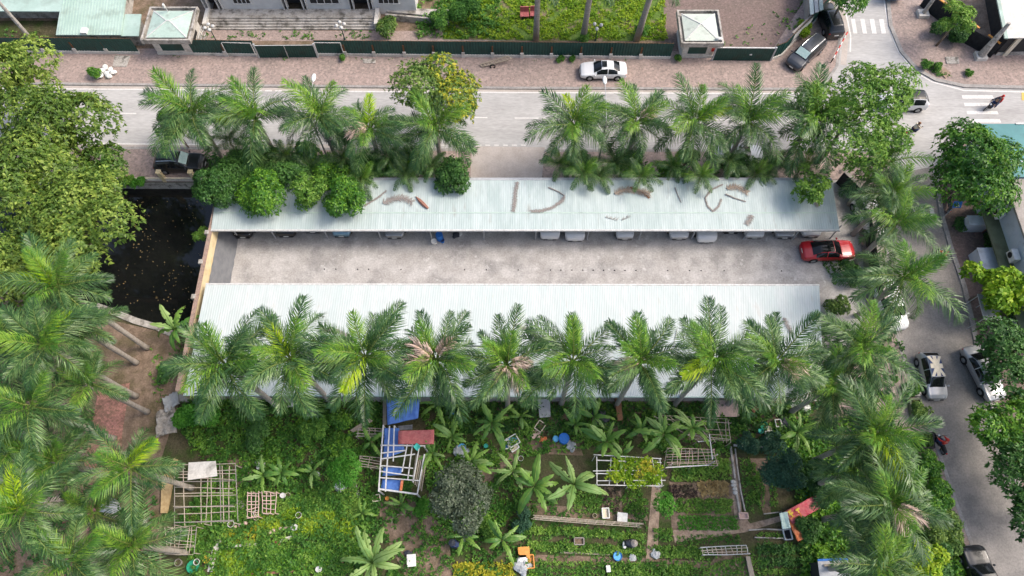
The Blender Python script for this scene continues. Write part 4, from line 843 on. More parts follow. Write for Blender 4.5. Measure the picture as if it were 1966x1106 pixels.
for i, (x, y, r, m, l) in enumerate(BG): bush(l, x, y, r, m, i + 40, int(700 + r * r * 1900), .16 + .05 * min(r, 1.5), group='bushes and shrubs', z=.12 if y < 140 else 0)

# ---- banana plants
def banana_leaf(name, seed, L=2.3, W=.52, droop=1.0, torn=.25):
    r = random.Random(seed); n = 16; vs, fs = [], []
    for i in range(n + 1):
        t = i / n; ang = .5 - droop * 1.5 * t ** 1.3; x = L * (t - .12 * droop * t ** 3); z = L * (.42 * t - .62 * droop * t ** 2.1)
        w_ = W * .5 * (math.sin(math.pi * min(1, max(0, (t - .08) / .92)) ** .75) ** .6 if t > .08 else .06) + .015
        j = lambda: r.uniform(1 - torn * 1.3, 1.0)
        fold = .16
        vs += [(x + .0, -w_ * j(), z - w_ * fold * r.uniform(0, 2)), (x, -w_ * .5, z + w_ * .12), (x, 0, z), (x, w_ * .5, z + w_ * .12), (x, w_ * j(), z - w_ * fold * r.uniform(0, 2))]
    for i in range(n):
        for j_ in range(4):
            if torn > .2 and r.random() < .08 and j_ in (0, 3): continue
            fs.append((5 * i + j_, 5 * i + j_ + 1, 5 * i + j_ + 6, 5 * i + j_ + 5))
    b = MB(); b.add(vs, fs); b.tube([(vs[5 * i + 2][0], 0, vs[5 * i + 2][2] + .012) for i in range(0, n + 1, 2)], [.03 * (1 - i / 9.5) + .006 for i in range(9)], 4, m=1)
    me = bpy.data.meshes.new(name); me.from_pydata(b.v, [], b.f); me.materials.append(K['banana']); me.materials.append(K['shaft']); me.polygons.foreach_set('material_index', b.m); me.polygons.foreach_set('use_smooth', [True] * len(b.f)); me.update(); return me
BL = [banana_leaf('leaf', i, 2.2 + .15 * (i % 3), .55, .75 + .22 * (i % 4), .15 + .15 * (i % 3)) for i in range(6)]
def banana(px, py, label, seed, sc=1.0, n=9, h=2.0, m='banana'):
    r = random.Random(seed); c = P(px, py, h); t = thing('banana_plant', (c.x, c.y, 0), label, 'banana plant', 'banana plants in the gardens'); b = MB(); b.tube([(0, 0, 0), (.03, .02, h * .6), (0, 0, h)], [.13 * sc, .11 * sc, .06 * sc], 8); b.build('stem', K['banana_s'], t, smooth=True)
    for i in range(n):
        o = put('leaf', r.choice(BL), [K['banana_l' if (m == 'banana_l' or r.random() < .12) else 'banana'], None], t, (0, 0, h - .05), (r.uniform(-.25, .25), -math.radians(48 - 66 * i / n + r.uniform(-10, 10)), i * 2.4 + r.uniform(-.6, .6)), sc * r.uniform(.6, 1.12))
BN = [(335, 632, 'banana plant with a yellow leaf between the pond and the white roof', 1.0, 10, 2.2, 'banana'), (945, 812, 'large banana plant above the washing basins', 1.05, 10, 2.2, 'banana'), (1165, 848, 'banana plant above the white vine frame', 1.1, 10, 2.2, 'banana'), (1230, 825, 'slim banana plant left of the round-hearted one', .8, 7, 1.8, 'banana'),
      (1275, 832, 'banana plant with a rolled lime leaf in its heart by the brown net', 1.1, 10, 2.2, 'banana'), (1026, 933, 'broad banana plant left of a pale ragged one', 1.15, 11, 2.4, 'banana'), (1102, 930, 'pale ragged banana plant above the foam boxes', 1.15, 10, 2.6, 'banana_l'), (905, 888, 'banana plant above the grey-leaved tree', .95, 9, 2.0, 'banana'),
      (506, 912, 'banana plant left of its twin by the terracotta trellis', .75, 8, 1.5, 'banana'), (540, 908, 'banana plant right of its twin by the terracotta trellis', .7, 8, 1.5, 'banana'), (716, 1080, 'largest pale yellow-green banana plant at the bottom edge', 1.35, 12, 2.4, 'banana_l'), (770, 968, 'small banana plant at the foot of the white pole frame', .6, 7, 1.2, 'banana'),
      (963, 1036, 'banana plant left of the orange and white boxes', .85, 9, 1.8, 'banana'), (890, 1030, 'thin banana plant below the grey-leaved tree', .75, 7, 1.5, 'banana'), (840, 775, 'banana plant under the palm with cream clusters', .95, 8, 1.8, 'banana'), (712, 848, 'banana plant left of the blue tarps', .7, 7, 1.4, 'banana'),
      (830, 870, 'leafy banana plant right of the white pole frame', .75, 8, 1.7, 'banana'), (1105, 815, 'young banana plant beside the blue drum lid', .75, 7, 1.4, 'banana'), (1530, 830, 'small banana plant right of the paint buckets', .8, 8, 1.5, 'banana'), (695, 985, 'seedling banana plant in the brown clearing', .5, 6, .9, 'banana'), (1000, 800, 'young banana plant behind the broken crate', .6, 6, 1.2, 'banana'), (1330, 822, 'banana plant over the brown lattice, furthest right of the group', .9, 9, 1.9, 'banana'), (1195, 872, 'low banana plant at the top edge of the white vine frame', .7, 8, 1.4, 'banana'), (868, 838, 'banana plant right of the dull red sheet', .8, 8, 1.7, 'banana'), (985, 905, 'ragged banana plant up left of the broad one', .8, 8, 1.7, 'banana_l'), (1140, 800, 'banana plant close under the white roof by the dark rubbish', .8, 8, 1.6, 'banana'), (600, 905, 'small banana plant left of the vivid green small tree', .6, 7, 1.2, 'banana')]
for i, (x, y, l, s_, n, h, m) in enumerate(BN): banana(x, y, l, i + 3, s_, n, h, m)

# ---- ground cover and beds
U = 'stuff'
cover('weeds', [(352, 770), (560, 768), (735, 772), (735, 955), (690, 1106), (380, 1130), (340, 1000), (420, 900), (350, 830)], 'weed', 50, .24, .6, seed=1, clump=-.8, kind=U)
cover('weeds', [(810, 775), (1560, 775), (1560, 960), (1480, 850), (1400, 850), (1400, 900), (1280, 925), (1270, 860), (1140, 860), (980, 880), (820, 940)], 'weed', 42, .24, .5, seed=2, clump=-.45, kind=U)
cover('weeds', [(690, 960), (830, 950), (1000, 900), (1030, 980), (1010, 1130), (690, 1130)], 'weed', 38, .22, .45, seed=3, clump=-.25, kind=U)
cover('weeds', [(1000, 960), (1245, 950), (1240, 1050), (1440, 1068), (1450, 1035), (1520, 1040), (1620, 1130), (1000, 1130)], 'weed', 40, .17, .25, seed=4, clump=.15, kind=U)
cover('undergrowth', [(1475, 830), (1690, 790), (1800, 900), (1850, 1060), (1870, 1140), (1540, 1140), (1530, 960)], 'ficus', 44, .28, .9, seed=5, kind=U)
cover('undergrowth', [(1560, 600), (1730, 660), (1745, 770), (1690, 800), (1560, 790)], 'darkg', 18, .3, .8, seed=6, clump=-.4, kind=U)
cover('undergrowth', [(-250, 560), (150, 590), (190, 740), (170, 900), (300, 900), (310, 1130), (-250, 1130)], 'darkg', 14, .3, .6, seed=7, clump=-.1, kind=U)
cover('weeds', [(300, 640), (365, 660), (345, 760), (300, 780), (280, 700)], 'weed', 14, .22, .3, seed=8, clump=.3, kind=U)
cover('undergrowth', [(400, 345), (900, 345), (900, 310), (400, 300)], 'darkg', 30, .3, 1.6, seed=9, kind=U)
cover('undergrowth', [(1110, 344), (1640, 344), (1680, 310), (1120, 315)], 'darkg', 12, .3, 1.0, seed=10, clump=.3, kind=U)
cover('grass', [(855, 74), (1005, 76), (1280, 77), (1275, -10), (1000, -30), (850, -30)], 'lime', 50, .22, .35, seed=11, clump=-.5, kind=U)
cover('weeds', [(800, 74), (960, 74), (960, 0), (860, -20), (800, 0)], 'weed', 26, .3, .8, seed=12, clump=-.3, kind=U)
cover('weeds', [(390, 76), (760, 76), (760, 60), (390, 60)], 'weed', 14, .22, .3, seed=13, clump=.35, kind=U)
cover('weeds', [(1380, 90), (1490, 20), (1550, 0), (1540, 40), (1490, 90)], 'weed', 8, .25, .4, seed=14, clump=.6, kind=U)
cover('weeds', [(-20, 107), (280, 112), (500, 120), (1280, 118), (1280, 112), (500, 113), (280, 107), (-20, 104)], 'weed', 12, .2, .3, seed=15, clump=.75, kind=U)
cover('grass', [(1575, 500), (1645, 505), (1650, 555), (1600, 545)], 'weed', 40, .18, .2, seed=16, kind=U)
cover('weeds', [(-100, 104), (110, 106), (110, 60), (-100, 60)], 'weed', 10, .3, .6, seed=17, clump=.6, kind=U)
cover('weeds', [(1768, 112), (1790, 122), (1806, 138), (1825, 150), (1800, 148), (1770, 130)], 'weed', 40, .2, .25, seed=18, kind=U).location.z = .12
cover('undergrowth', [(430, 935), (560, 930), (700, 945), (700, 1110), (400, 1115), (420, 1040)], 'fresh', 40, .22, .4, seed=21, clump=-.5, kind=U)
cover('undergrowth', [(820, 880), (1000, 870), (1010, 960), (940, 1040), (830, 1020)], 'ficus', 34, .24, .5, seed=22, clump=-.2, kind=U)
cover('undergrowth', [(380, 770), (730, 775), (725, 900), (470, 930), (360, 860)], 'ficus', 22, .26, .7, seed=23, clump=-.1, kind=U)
cover('undergrowth', [(830, 772), (1560, 775), (1540, 830), (1120, 835), (850, 830)], 'darkg', 26, .26, .6, seed=24, clump=.0, kind=U)
BED = [([(1298, 958), (1405, 958), (1406, 986), (1298, 984)], 'fresh', 80, .17, .3, 'leafy green vegetable bed, upper of two by the tan path'), ([(1302, 990), (1414, 991), (1418, 1018), (1302, 1018)], 'bright', 110, .12, .25, 'fine-leaved green vegetable bed, lower of two by the tan path'),
       ([(1282, 932), (1340, 932), (1338, 955), (1284, 955)], 'purple', 50, .16, .25, 'dark purple vegetable bed above the leafy green ones'), ([(1342, 925), (1400, 926), (1402, 950), (1342, 950)], 'straw', 40, .3, .15, 'straw covered bed beside the purple one'),
       ([(1160, 935), (1190, 935), (1192, 985), (1160, 985)], 'purple', 30, .16, .25, 'dark purple bed above the foam boxes'), ([(1012, 1012), (1120, 1014), (1232, 1026), (1232, 1036), (1120, 1030), (1012, 1024)], 'fresh', 80, .2, .5, 'long leafy vegetable row above the crouching gardener'),
       ([(1015, 1040), (1120, 1044), (1238, 1052), (1240, 1066), (1120, 1062), (1015, 1056)], 'fresh', 70, .2, .5, 'long fresh green vegetable row below the crouching gardener'), ([(1252, 1048), (1350, 1050), (1348, 1072), (1252, 1070)], 'fresh', 60, .2, .45, 'short green vegetable row left of the white lattice'),
       ([(1172, 1078), (1330, 1082), (1330, 1115), (1165, 1115)], 'fresh', 45, .22, .45, 'yellowing green bed at the bottom edge below the blue basin'), ([(1345, 1082), (1425, 1072), (1430, 1115), (1340, 1115)], 'weed', 45, .16, .25, 'small green bed at the bottom edge left of the grey plank'),
       ([(870, 1082), (985, 1080), (985, 1115), (870, 1115)], 'yellowl', 45, .24, .5, 'yellow leaved vine bed at the bottom edge'), ([(1418, 880), (1438, 880), (1452, 985), (1432, 985)], 'weed', 20, .16, .2, 'narrow green bed along the right of the concrete garden edge'),
       ([(1446, 900), (1462, 900), (1468, 975), (1452, 975)], 'weed', 22, .2, .3, 'sparse bed on brown soil left of the blue-green shrub'), ([(1452, 1048), (1540, 1048), (1545, 1062), (1455, 1064)], 'darkg', 60, .2, .4, 'dark vegetable row below the red cloth, upper'),
       ([(1455, 1070), (1535, 1068), (1535, 1086), (1458, 1090)], 'darkg', 60, .2, .4, 'dark vegetable row below the red cloth, lower'), ([(1452, 1022), (1506, 1024), (1508, 1033), (1452, 1032)], 'fresh', 60, .15, .25, 'small walled bed beside the framed black tray'),
       ([(430, 1012), (490, 1008), (512, 1040), (440, 1048), (428, 1050)], 'yellowl', 60, .18, .25, 'yellow-green leafy bed beside the pale garden path'), ([(490, 985), (570, 975), (640, 985), (690, 1000), (680, 1040), (545, 1020), (500, 1012)], 'lime', 55, .2, .35, 'lime green bed in the left garden behind the round white lids'),
       ([(452, 950), (474, 942), (474, 1000), (450, 998)], 'fresh', 70, .18, .5, 'narrow green hedge row between the two bamboo trellises'), ([(410, 1060), (470, 1052), (500, 1080), (500, 1110), (405, 1110)], 'lime', 50, .2, .3, 'lime bed at the bottom edge of the left garden, left'),
       ([(505, 1058), (640, 1050), (690, 1040), (680, 1090), (505, 1098)], 'ficus', 60, .2, .5, 'deep green bed at the bottom of the left garden, right'), ([(560, 950), (640, 945), (690, 960), (690, 1000), (580, 980)], 'fresh', 55, .2, .4, 'green bed below the vivid small tree'),
       ([(1290, 890), (1400, 880), (1405, 920), (1290, 925)], 'fresh', 60, .16, .3, 'green bed between the brown net and the purple bed'), ([(380, 960), (450, 1000), (440, 1040), (380, 1060), (350, 1010)], 'fresh', 40, .2, .5, 'climbing green vines right of the long bamboo frame'), ([(1100, 945), (1152, 940), (1156, 985), (1105, 985)], 'fresh', 50, .17, .3, 'green bed left of the dark purple bed above the foam boxes'), ([(1196, 940), (1232, 940), (1236, 985), (1198, 985)], 'fresh', 50, .17, .3, 'green bed right of the dark purple bed above the foam boxes'), ([(1295, 1030), (1400, 1024), (1425, 1030), (1425, 1042), (1300, 1046)], 'weed', 40, .14, .2, 'thin green bed below the tan path'), ([(1475, 872), (1490, 872), (1492, 970), (1478, 975)], 'weed', 40, .16, .25, 'thin weedy bed beside the blue-green shrub'), ([(1545, 1048), (1580, 1045), (1565, 1110), (1540, 1110)], 'weed', 40, .2, .3, 'weedy bed left of the grey garden hut'), ([(1012, 1076), (1160, 1080), (1160, 1088), (1012, 1084)], 'fresh', 60, .16, .32, 'narrow row right of the orange boxes, upper of three'), ([(1012, 1089), (1160, 1093), (1160, 1101), (1012, 1097)], 'weed', 60, .16, .32, 'narrow row right of the orange boxes, middle of three'), ([(1012, 1101), (1160, 1105), (1160, 1114), (1012, 1110)], 'ficus', 60, .16, .32, 'narrow row right of the orange boxes, lowest of three'), ([(1455, 1094), (1540, 1092), (1540, 1101), (1455, 1103)], 'fresh', 60, .16, .32, 'pale vegetable row at the bottom edge left of the grey hut'), ([(1424, 890), (1450, 890), (1450, 906), (1424, 906)], 'fresh', 60, .16, .32, 'small square plot beside the concrete edging, upper'), ([(1430, 915), (1456, 915), (1456, 933), (1430, 933)], 'weed', 60, .16, .32, 'small square plot beside the concrete edging, middle'), ([(1436, 944), (1460, 944), (1460, 966), (1436, 966)], 'fresh', 60, .16, .32, 'small square plot beside the concrete edging, lower'), ([(1255, 1015), (1290, 1015), (1290, 1039), (1255, 1039)], 'weed', 60, .16, .32, 'small plot left of the lower tan path')]
for i, (px, m, d_, s_, h, l) in enumerate(BED): cover('vegetable_bed', px, m, d_ * 1.5, s_ * .95, h, l, 'vegetable bed', 'garden beds', seed=50 + i)
cover('floating_leaves', [(245, 372), (395, 372), (392, 590), (300, 600), (200, 560)], 'straw', 5, .14, .0, seed=60, clump=.3, kind=U, k=1).location.z = -1.06
# ---------------------------------------------------------------- vehicles
# stations along the car: x, half width, belt height, top height, top half width
CARS = {
 'sedan': dict(st=[(-2.36, .66, .74, .80, .55), (-2.24, .84, .84, .92, .68), (-1.85, .90, .90, 1.02, .70), (-1.62, .91, .91, 1.06, .68), (-.95, .92, .91, 1.37, .57), (-.35, .92, .90, 1.45, .585), (.25, .92, .88, 1.41, .60), (1.02, .92, .85, .96, .70), (1.3, .92, .82, .91, .74), (1.95, .89, .74, .82, .72), (2.24, .80, .66, .71, .64), (2.37, .58, .55, .60, .46)],
               ws=(.27, 1.0), rw=(-1.6, -.97), sw=(-1.35, .72), wx=1.40),
 'suv': dict(st=[(-2.3, .70, .95, 1.02, .60), (-2.22, .86, 1.0, 1.12, .72), (-2.12, .90, 1.02, 1.25, .68), (-1.75, .92, 1.02, 1.62, .62), (-1.0, .93, 1.0, 1.70, .63), (.05, .93, .99, 1.69, .64), (.35, .93, .98, 1.62, .65), (.98, .93, .96, 1.12, .72), (1.3, .93, .95, 1.06, .76), (1.95, .91, .90, .98, .74), (2.2, .84, .78, .86, .68), (2.33, .64, .62, .70, .5)],
             ws=(.33, .98), rw=(-2.13, -1.8), sw=(-1.7, .75), wx=1.38),
 'hatch': dict(st=[(-1.95, .66, .90, .96, .56), (-1.88, .80, .94, 1.05, .66), (-1.78, .83, .95, 1.18, .62), (-1.45, .84, .94, 1.46, .55), (-.7, .84, .92, 1.53, .56), (.1, .84, .91, 1.52, .57), (.35, .84, .90, 1.46, .58), (1.05, .84, .86, .99, .66), (1.3, .84, .83, .92, .68), (1.65, .81, .75, .83, .64), (1.88, .72, .66, .72, .56), (1.98, .5, .55, .6, .4)],
              ws=(.32, 1.05), rw=(-1.8, -1.47), sw=(-1.35, .8), wx=1.22),
 'mpv': dict(st=[(-2.4, .70, .98, 1.05, .62), (-2.34, .86, 1.02, 1.15, .74), (-2.24, .91, 1.04, 1.32, .70), (-1.95, .93, 1.03, 1.66, .66), (-1.0, .94, 1.0, 1.73, .67), (.3, .94, .99, 1.70, .67), (.65, .94, .98, 1.62, .67), (1.3, .94, .94, 1.10, .74), (1.55, .93, .92, 1.02, .76), (2.0, .90, .84, .93, .72), (2.24, .80, .72, .80, .64), (2.36, .60, .60, .66, .46)],
             ws=(.62, 1.3), rw=(-2.26, -1.97), sw=(-1.95, 1.05), wx=1.45),
}
def cr(a, t):
    n = len(a); i = min(int(t), n - 2); f = t - i
    p0, p1, p2, p3 = a[max(i - 1, 0)], a[i], a[i + 1], a[min(i + 2, n - 1)]
    return [.5 * (2 * q1 + (q2 - q0) * f + (2 * q0 - 5 * q1 + 4 * q2 - q3) * f * f + (3 * q1 - q0 - 3 * q2 + q3) * f ** 3) for q0, q1, q2, q3 in zip(p0, p1, p2, p3)]
def section(S, x):
    st = S['st']; i = 0
    while i < len(st) - 2 and st[i + 1][0] < x: i += 1
    a, b_ = st[i], st[i + 1]; f = (x - a[0]) / (b_[0] - a[0]); return [p + (q - p) * f for p, q in zip(a, b_)]
def surf(S, x, v):
    """v in 0..8: 0 underside middle, 2 sill, 4 belt, 6 roof edge, 8 roof middle (one half)"""
    _, w_, zb, zt, wt = section(S, x)
    pts = [(0, .24), (w_ * .86, .24), (w_ * .985, .36), (w_, .62 * zb + .1), (w_ * .965, zb), (wt + (w_ * .965 - wt) * .42, zb + (zt - zb) * .58), (wt * .93, zt - .035), (wt * .55, zt + .012), (0, zt + .03)]
    i = min(int(v), 7); f = v - i; p, q = pts[i], pts[i + 1]
    return p[0] + (q[0] - p[0]) * f, p[1] + (q[1] - p[1]) * f
CM = {}
def car_meshes(kind):
    if kind in CM: return CM[kind]
    S = CARS[kind]; x0, x1 = S['st'][0][0], S['st'][-1][0]; R = {}
    def mesh(name, b, m, smooth=True):
        me = bpy.data.meshes.new(name); me.from_pydata(b.v, [], b.f); me.materials.append(m); me.polygons.foreach_set('use_smooth', [smooth] * len(b.f)); me.update(); R[name] = me
    xs = sorted(set([s[0] for s in S['st']] + [x0 + (x1 - x0) * i / 30 for i in range(31)])); vsn = [i * .5 for i in range(17)]; b = MB(); ring = []
    for x in xs:
        h = [surf(S, x, v) for v in vsn]; ring.append([(x, -y, z) for y, z in h] + [(x, y, z) for y, z in h[::-1][1:-1]])
    m = len(ring[0]); vs = [p for r in ring for p in r]; fs = [(i * m + j, i * m + (j + 1) % m, (i + 1) * m + (j + 1) % m, (i + 1) * m + j) for i in range(len(xs) - 1) for j in range(m)]
    b.add(vs, fs + [tuple(range(m))[::-1], tuple((len(xs) - 1) * m + j for j in range(m))]); mesh('body', b, K['p_white'])
    def patch(xa, xb, va, vb, side, off=.012, nx=8, nv=6, both=False, taper=0):
        b = MB(); g = []
        for i in range(nx + 1):
            x = xa + (xb - xa) * i / nx; row = []
            vv = [va + (vb - va) * j / nv for j in range(nv + 1)]
            if both: seq = [(v, -1) for v in vv] + [(v, 1) for v in vv[::-1][1:]]
            else: seq = [(v, side) for v in vv]
            for v, s in seq:
                y, z = surf(S, x, v); yy, zz_ = surf(S, x, min(8, v + .05)); dy, dz = yy - y, zz_ - z; l = math.hypot(dy, dz) or 1
                ny, nz = (dz / l, -dy / l) if dy < 0 or True else (0, 1)
                if v >= 7.95: ny, nz = 0, 1
                xn = (surf(S, x - .03, v)[1] - surf(S, x + .03, v)[1]) / .06
                row.append((x + xn * off * (1 if v > 5 else 0), s * (y + abs(ny) * off), z + abs(nz) * off))
            g.append(row)
        k = len(g[0]); b.add([p for r in g for p in r], [(i * k + j, i * k + j + 1, (i + 1) * k + j + 1, (i + 1) * k + j) if side > 0 or both else (i * k + j, (i + 1) * k + j, (i + 1) * k + j + 1, i * k + j + 1) for i in range(nx) for j in range(nv * (2 if both else 1))]); return b
    a, c = S['ws']; mesh('windscreen', patch(a, c, 5.9, 8, 1, both=True), K['glass'])
    a, c = S['rw']; mesh('rear_window', patch(a, c, 5.9, 8, 1, both=True), K['glass'])
    a, c = S['sw']; mid = a + (c - a) * .47
    for s, nm in ((-1, 'r'), (1, 'l')):
        b = patch(a, mid - .04, 4.15, 5.75, s); b2 = patch(mid + .04, c, 4.15, 5.75, s); b.add(b2.v, b2.f); mesh('side_window' + nm, b, K['glass'])
    mesh('roof_glass', patch(S['rw'][0] + .1, S['ws'][0] - .06, 6.0, 8, 1, both=True, off=.018, nx=14), K['glass'])
    mesh('roof_panel', patch(S['rw'][1] + .02, S['ws'][0] - .02, 6.05, 8, 1, both=True, off=.014), K['p_white'])
    w_ = max(s[1] for s in S['st']); b = MB(); b.lathe([(0, -.1), (.2, -.1), (.31, -.09), (.33, 0), (.31, .1), (.2, .1), (0, .1)], n=16, axis='y'); mesh('wheel', b, K['tyre'])
    b = MB(); b.lathe([(0, -.012), (.19, -.012), (.215, .0), (.19, .012), (0, .012)], n=12, axis='y')
    for i in range(5): b.box((.1 * math.cos(i * 1.257), 0, .1 * math.sin(i * 1.257)), (.05, .04, .05))
    mesh('rim', b, K['rim'])
    b = MB(); b.lathe([(0, 0), (.40, 0), (.40, .006), (0, .006)], n=18, axis='y'); mesh('wheel_arch', b, K['trim'])
    b = MB(); b.ball((0, 0, 0), (.15, .09, .07), 8); mesh('headlight', b, K['lens']); b = MB(); b.ball((0, 0, 0), (.09, .12, .07), 8); mesh('tail_light', b, K['tail'])
    b = MB(); b.ball((0, 0, 0), (.08, .12, .08), 8); mesh('wing_mirror', b, K['p_white'])
    b = MB(); b.box((0, 0, 0), (.05, .95, .16)); b.box((.02, 0, -.19), (.05, 1.2, .10)); mesh('grille', b, K['trim'], False)
    b = MB(); b.box((0, 0, 0), (.02, .46, .13)); mesh('licence_plate', b, K['foam'], False)
    b = MB()
    for s in (-1, 1): b.tube([(-1.6, s * .56, zt_ + .04) if False else (S['rw'][1] + .1, s * .55, section(S, S['rw'][1] + .1)[3] + .03), (-.5, s * .57, section(S, -.5)[3] + .05), (S['ws'][0] - .1, s * .56, section(S, S['ws'][0] - .1)[3] + .03)], .022, 5)
    mesh('roof_rail', b, K['chrome'], False); CM[kind] = R; return R
def car(kind, px, py, heading, paint_, label, group, z=.02, roof=None, rails=False, shade=False, name='parked_car'):
    """heading in degrees: 0 = nose to the right, 90 = nose away"""
    R = car_meshes(kind); S = CARS[kind]; p = P(px, py, .6); t = thing(name, (p.x, p.y, z), label, 'car', group, math.radians(heading)); pm = K[paint_]
    bd = put('body', R['body'], [pm], t); x0, x1 = S['st'][0][0], S['st'][-1][0]; w_ = max(s[1] for s in S['st'])
    put('windscreen', R['windscreen'], None, t); put('rear_window', R['rear_window'], None, t)
    put('side_window', R['side_windowl'], None, t); put('side_window', R['side_windowr'], None, t)
    if roof == 'glass': put('glass_roof', R['roof_glass'], None, t)
    if roof in ('black',): put('roof_panel', R['roof_panel'], [K['p_black']], t)
    if rails: put('roof_rail', R['roof_rail'], None, t)
    for sx in (-1, 1):
        for sy in (-1, 1):
            wh = put('wheel', R['wheel'], None, t, (sx * S['wx'], sy * (w_ - .085), .33)); put('rim', R['rim'], None, wh, (0, sy * .1, 0)); put('wheel_arch', R['wheel_arch'], None, bd, (sx * S['wx'], sy * (w_ - .004) - .003, .36))
    sf, sr_ = S['st'][-2], S['st'][1]
    for sy in (-1, 1):
        put('headlight', R['headlight'], None, t, (sf[0] - .10, sy * (sf[1] - .12), sf[2] - .01), (0, .2, -sy * .55)); put('tail_light', R['tail_light'], None, t, (sr_[0] + .02, sy * (sr_[1] - .1), sr_[2] - .06))
        xm = S['ws'][1] - .12; put('wing_mirror', R['wing_mirror'], [pm], t, (xm, sy * (w_ + .08), section(S, xm)[2] + .06))
    put('grille', R['grille'], None, t, (x1 - .03, 0, .50)); put('licence_plate', R['licence_plate'], None, t, (x1 + .01, 0, .42)); put('licence_plate', R['licence_plate'], None, t, (x0 - .005, 0, .72))
    b = MB(); b.box((0, 0, .22), ((x1 - x0) * .86, w_ * 1.7, .12)); b.build('underbody', K['trim'], t)
    if shade:
        a, c = S['ws']; b = MB(); g = []
        for i in range(5):
            x = a + .03 + (c - a - .1) * i / 4
            for j in range(7): yy = (j / 6 - .5) * 1.25; zz_ = section(S, x)[3]; g.append((x + .02, yy, zz_ + .045 - .02 * abs(yy)))
        b.add(g, [(i * 7 + j, i * 7 + j + 1, i * 7 + j + 8, i * 7 + j + 7) for i in range(4) for j in range(6)]); b.build('sunshade', K['foil'], t)
    return t
GP = 'cars parked around the block'; GS = 'cars parked under the long shed'
c_ = car('sedan', 1158, 136, 180, 'p_white', 'white sedan with a dark sunroof on the brick pavement', GP, .12)
b = MB(); b.box((-.02, 0, 1.485), (.5, .75, .012)); b.build('sunroof', K['glass'], c_)
car('sedan', 1589, 481, 2, 'p_red', 'red sedan with a black glass roof in the parking lot', GP, .02, 'glass')
car('suv', 1733, 195, 180, 'p_white', 'white car with a dark glass roof half under the airy tree', GP, .02, 'glass', name='driving_car')
car('mpv', 1546, 104, 224, 'p_grey', 'graphite van with a pale windscreen shade parked aslant on the corner', GP, .12, None, True, True)
car('suv', 1591, 40, 97, 'p_black', 'black van with roof rails, tail lights towards us, beside the slanting fence', GP, .12, None, True)
car('suv', 347, 314, 0, 'p_black', 'black car with a mint windscreen shade beside the pond rail', GP, .12, None, True, True)
c_ = car('hatch', 1789, 722, 270, 'p_silver', 'silver hatchback with blue and cream crosses over its roof on the east road', GP, .03)
# crossed bands on the roof of the hatchback, laid over the roof skin
S_ = CARS['hatch']
def roofband(pts, m, dz, nm):
    b = MB(); g = []
    for x, y0_, y1_ in pts:
        for k in range(7): y = y0_ + (y1_ - y0_) * k / 6; g.append((x, y, section(S_, x)[3] + .045 - .03 * (y / .5) ** 2 + dz))
    b.add(g, [(i * 7 + k, i * 7 + k + 1, i * 7 + k + 8, i * 7 + k + 7)[::-1] for i in range(len(pts) - 1) for k in range(6)]); b.build(nm, m, c_)
xs_ = [-1.40 + .21 * i for i in range(9)]
roofband([(x, -.5, .5) for x in xs_], K['navy'], 0, 'roof_panel')
roofband([(x, -.15, .15) for x in xs_], K['cream'], .006, 'roof_stripe')
roofband([(x, -.5, .5) for x in (-.76, -.56, -.36)], K['cream'], .007, 'roof_stripe')
for s in (-1, 1): roofband([(x, s * .46 * (x + .56) / .84 - .13, s * .46 * (x + .56) / .84 + .13) for x in xs_], K['cream'], .004 + s * .001, 'roof_stripe')
car('sedan', 1888, 716, 283, 'p_silver', 'silver grey sedan half under the dark trees at the right edge', GP, .03)
car('suv', 1884, 1112, 95, 'p_black', 'black car cut off by the bottom edge of the east road', GP, .03)
car('suv', 1668, 418, 283, 'p_white', 'white car half hidden under palms behind the netted wall', GP, .12)
car('mpv', 1706, 585, 278, 'p_white', 'white van under the long fronded palm on the east pavement', GP, .12)
car('sedan', 1418, 297, 0, 'p_white', 'white car almost hidden behind the roadside palms', GP, .12)
for px, kd, pt, lab, fy in ((466, 'sedan', 'p_black', 'black car nose by the grey tarp under the shed, leftmost', 456), (549, 'suv', 'p_black', 'black car nose between the first two posts of the shed', 454), (600, 'sedan', 'p_silver', 'grey car barely showing under the shed, left of the light blue one', 446), (655, 'hatch', 'p_blue', 'light blue car nose under the shed', 454),
                        (757, 'sedan', 'p_silver', 'silver car nose under the shed left of the plastic tubs', 457), (1056, 'suv', 'p_white', 'white car nose under the shed, first right of the junk heap', 459), (1104, 'suv', 'p_white', 'white car nose under the shed, second right of the junk heap', 462), (1200, 'hatch', 'p_white', 'white car nose with dark grille standing alone under the shed', 459),
                        (1304, 'sedan', 'p_white', 'white car nose under the shed, left of the one with a big black grille', 459), (1357, 'suv', 'p_white', 'white car nose with big black grille under the shed', 465), (1404, 'sedan', 'p_black', 'dark car barely showing under the shed roof', 447), (1449, 'sedan', 'p_white', 'white car nose under the shed left of the silver one at the right end', 457),
                        (1507, 'sedan', 'p_silver', 'silver white car nose under the shed above the red sedan', 457), (1558, 'sedan', 'p_white', 'white car nose at the right end of the shed above the red sedan', 455)):
    L = CARS[kd]['st'][-1][0]; f = P(px, fy, .45); q = car(kd, px, fy, 270, pt, lab, GS); q.location = (f.x, f.y + L, .02)

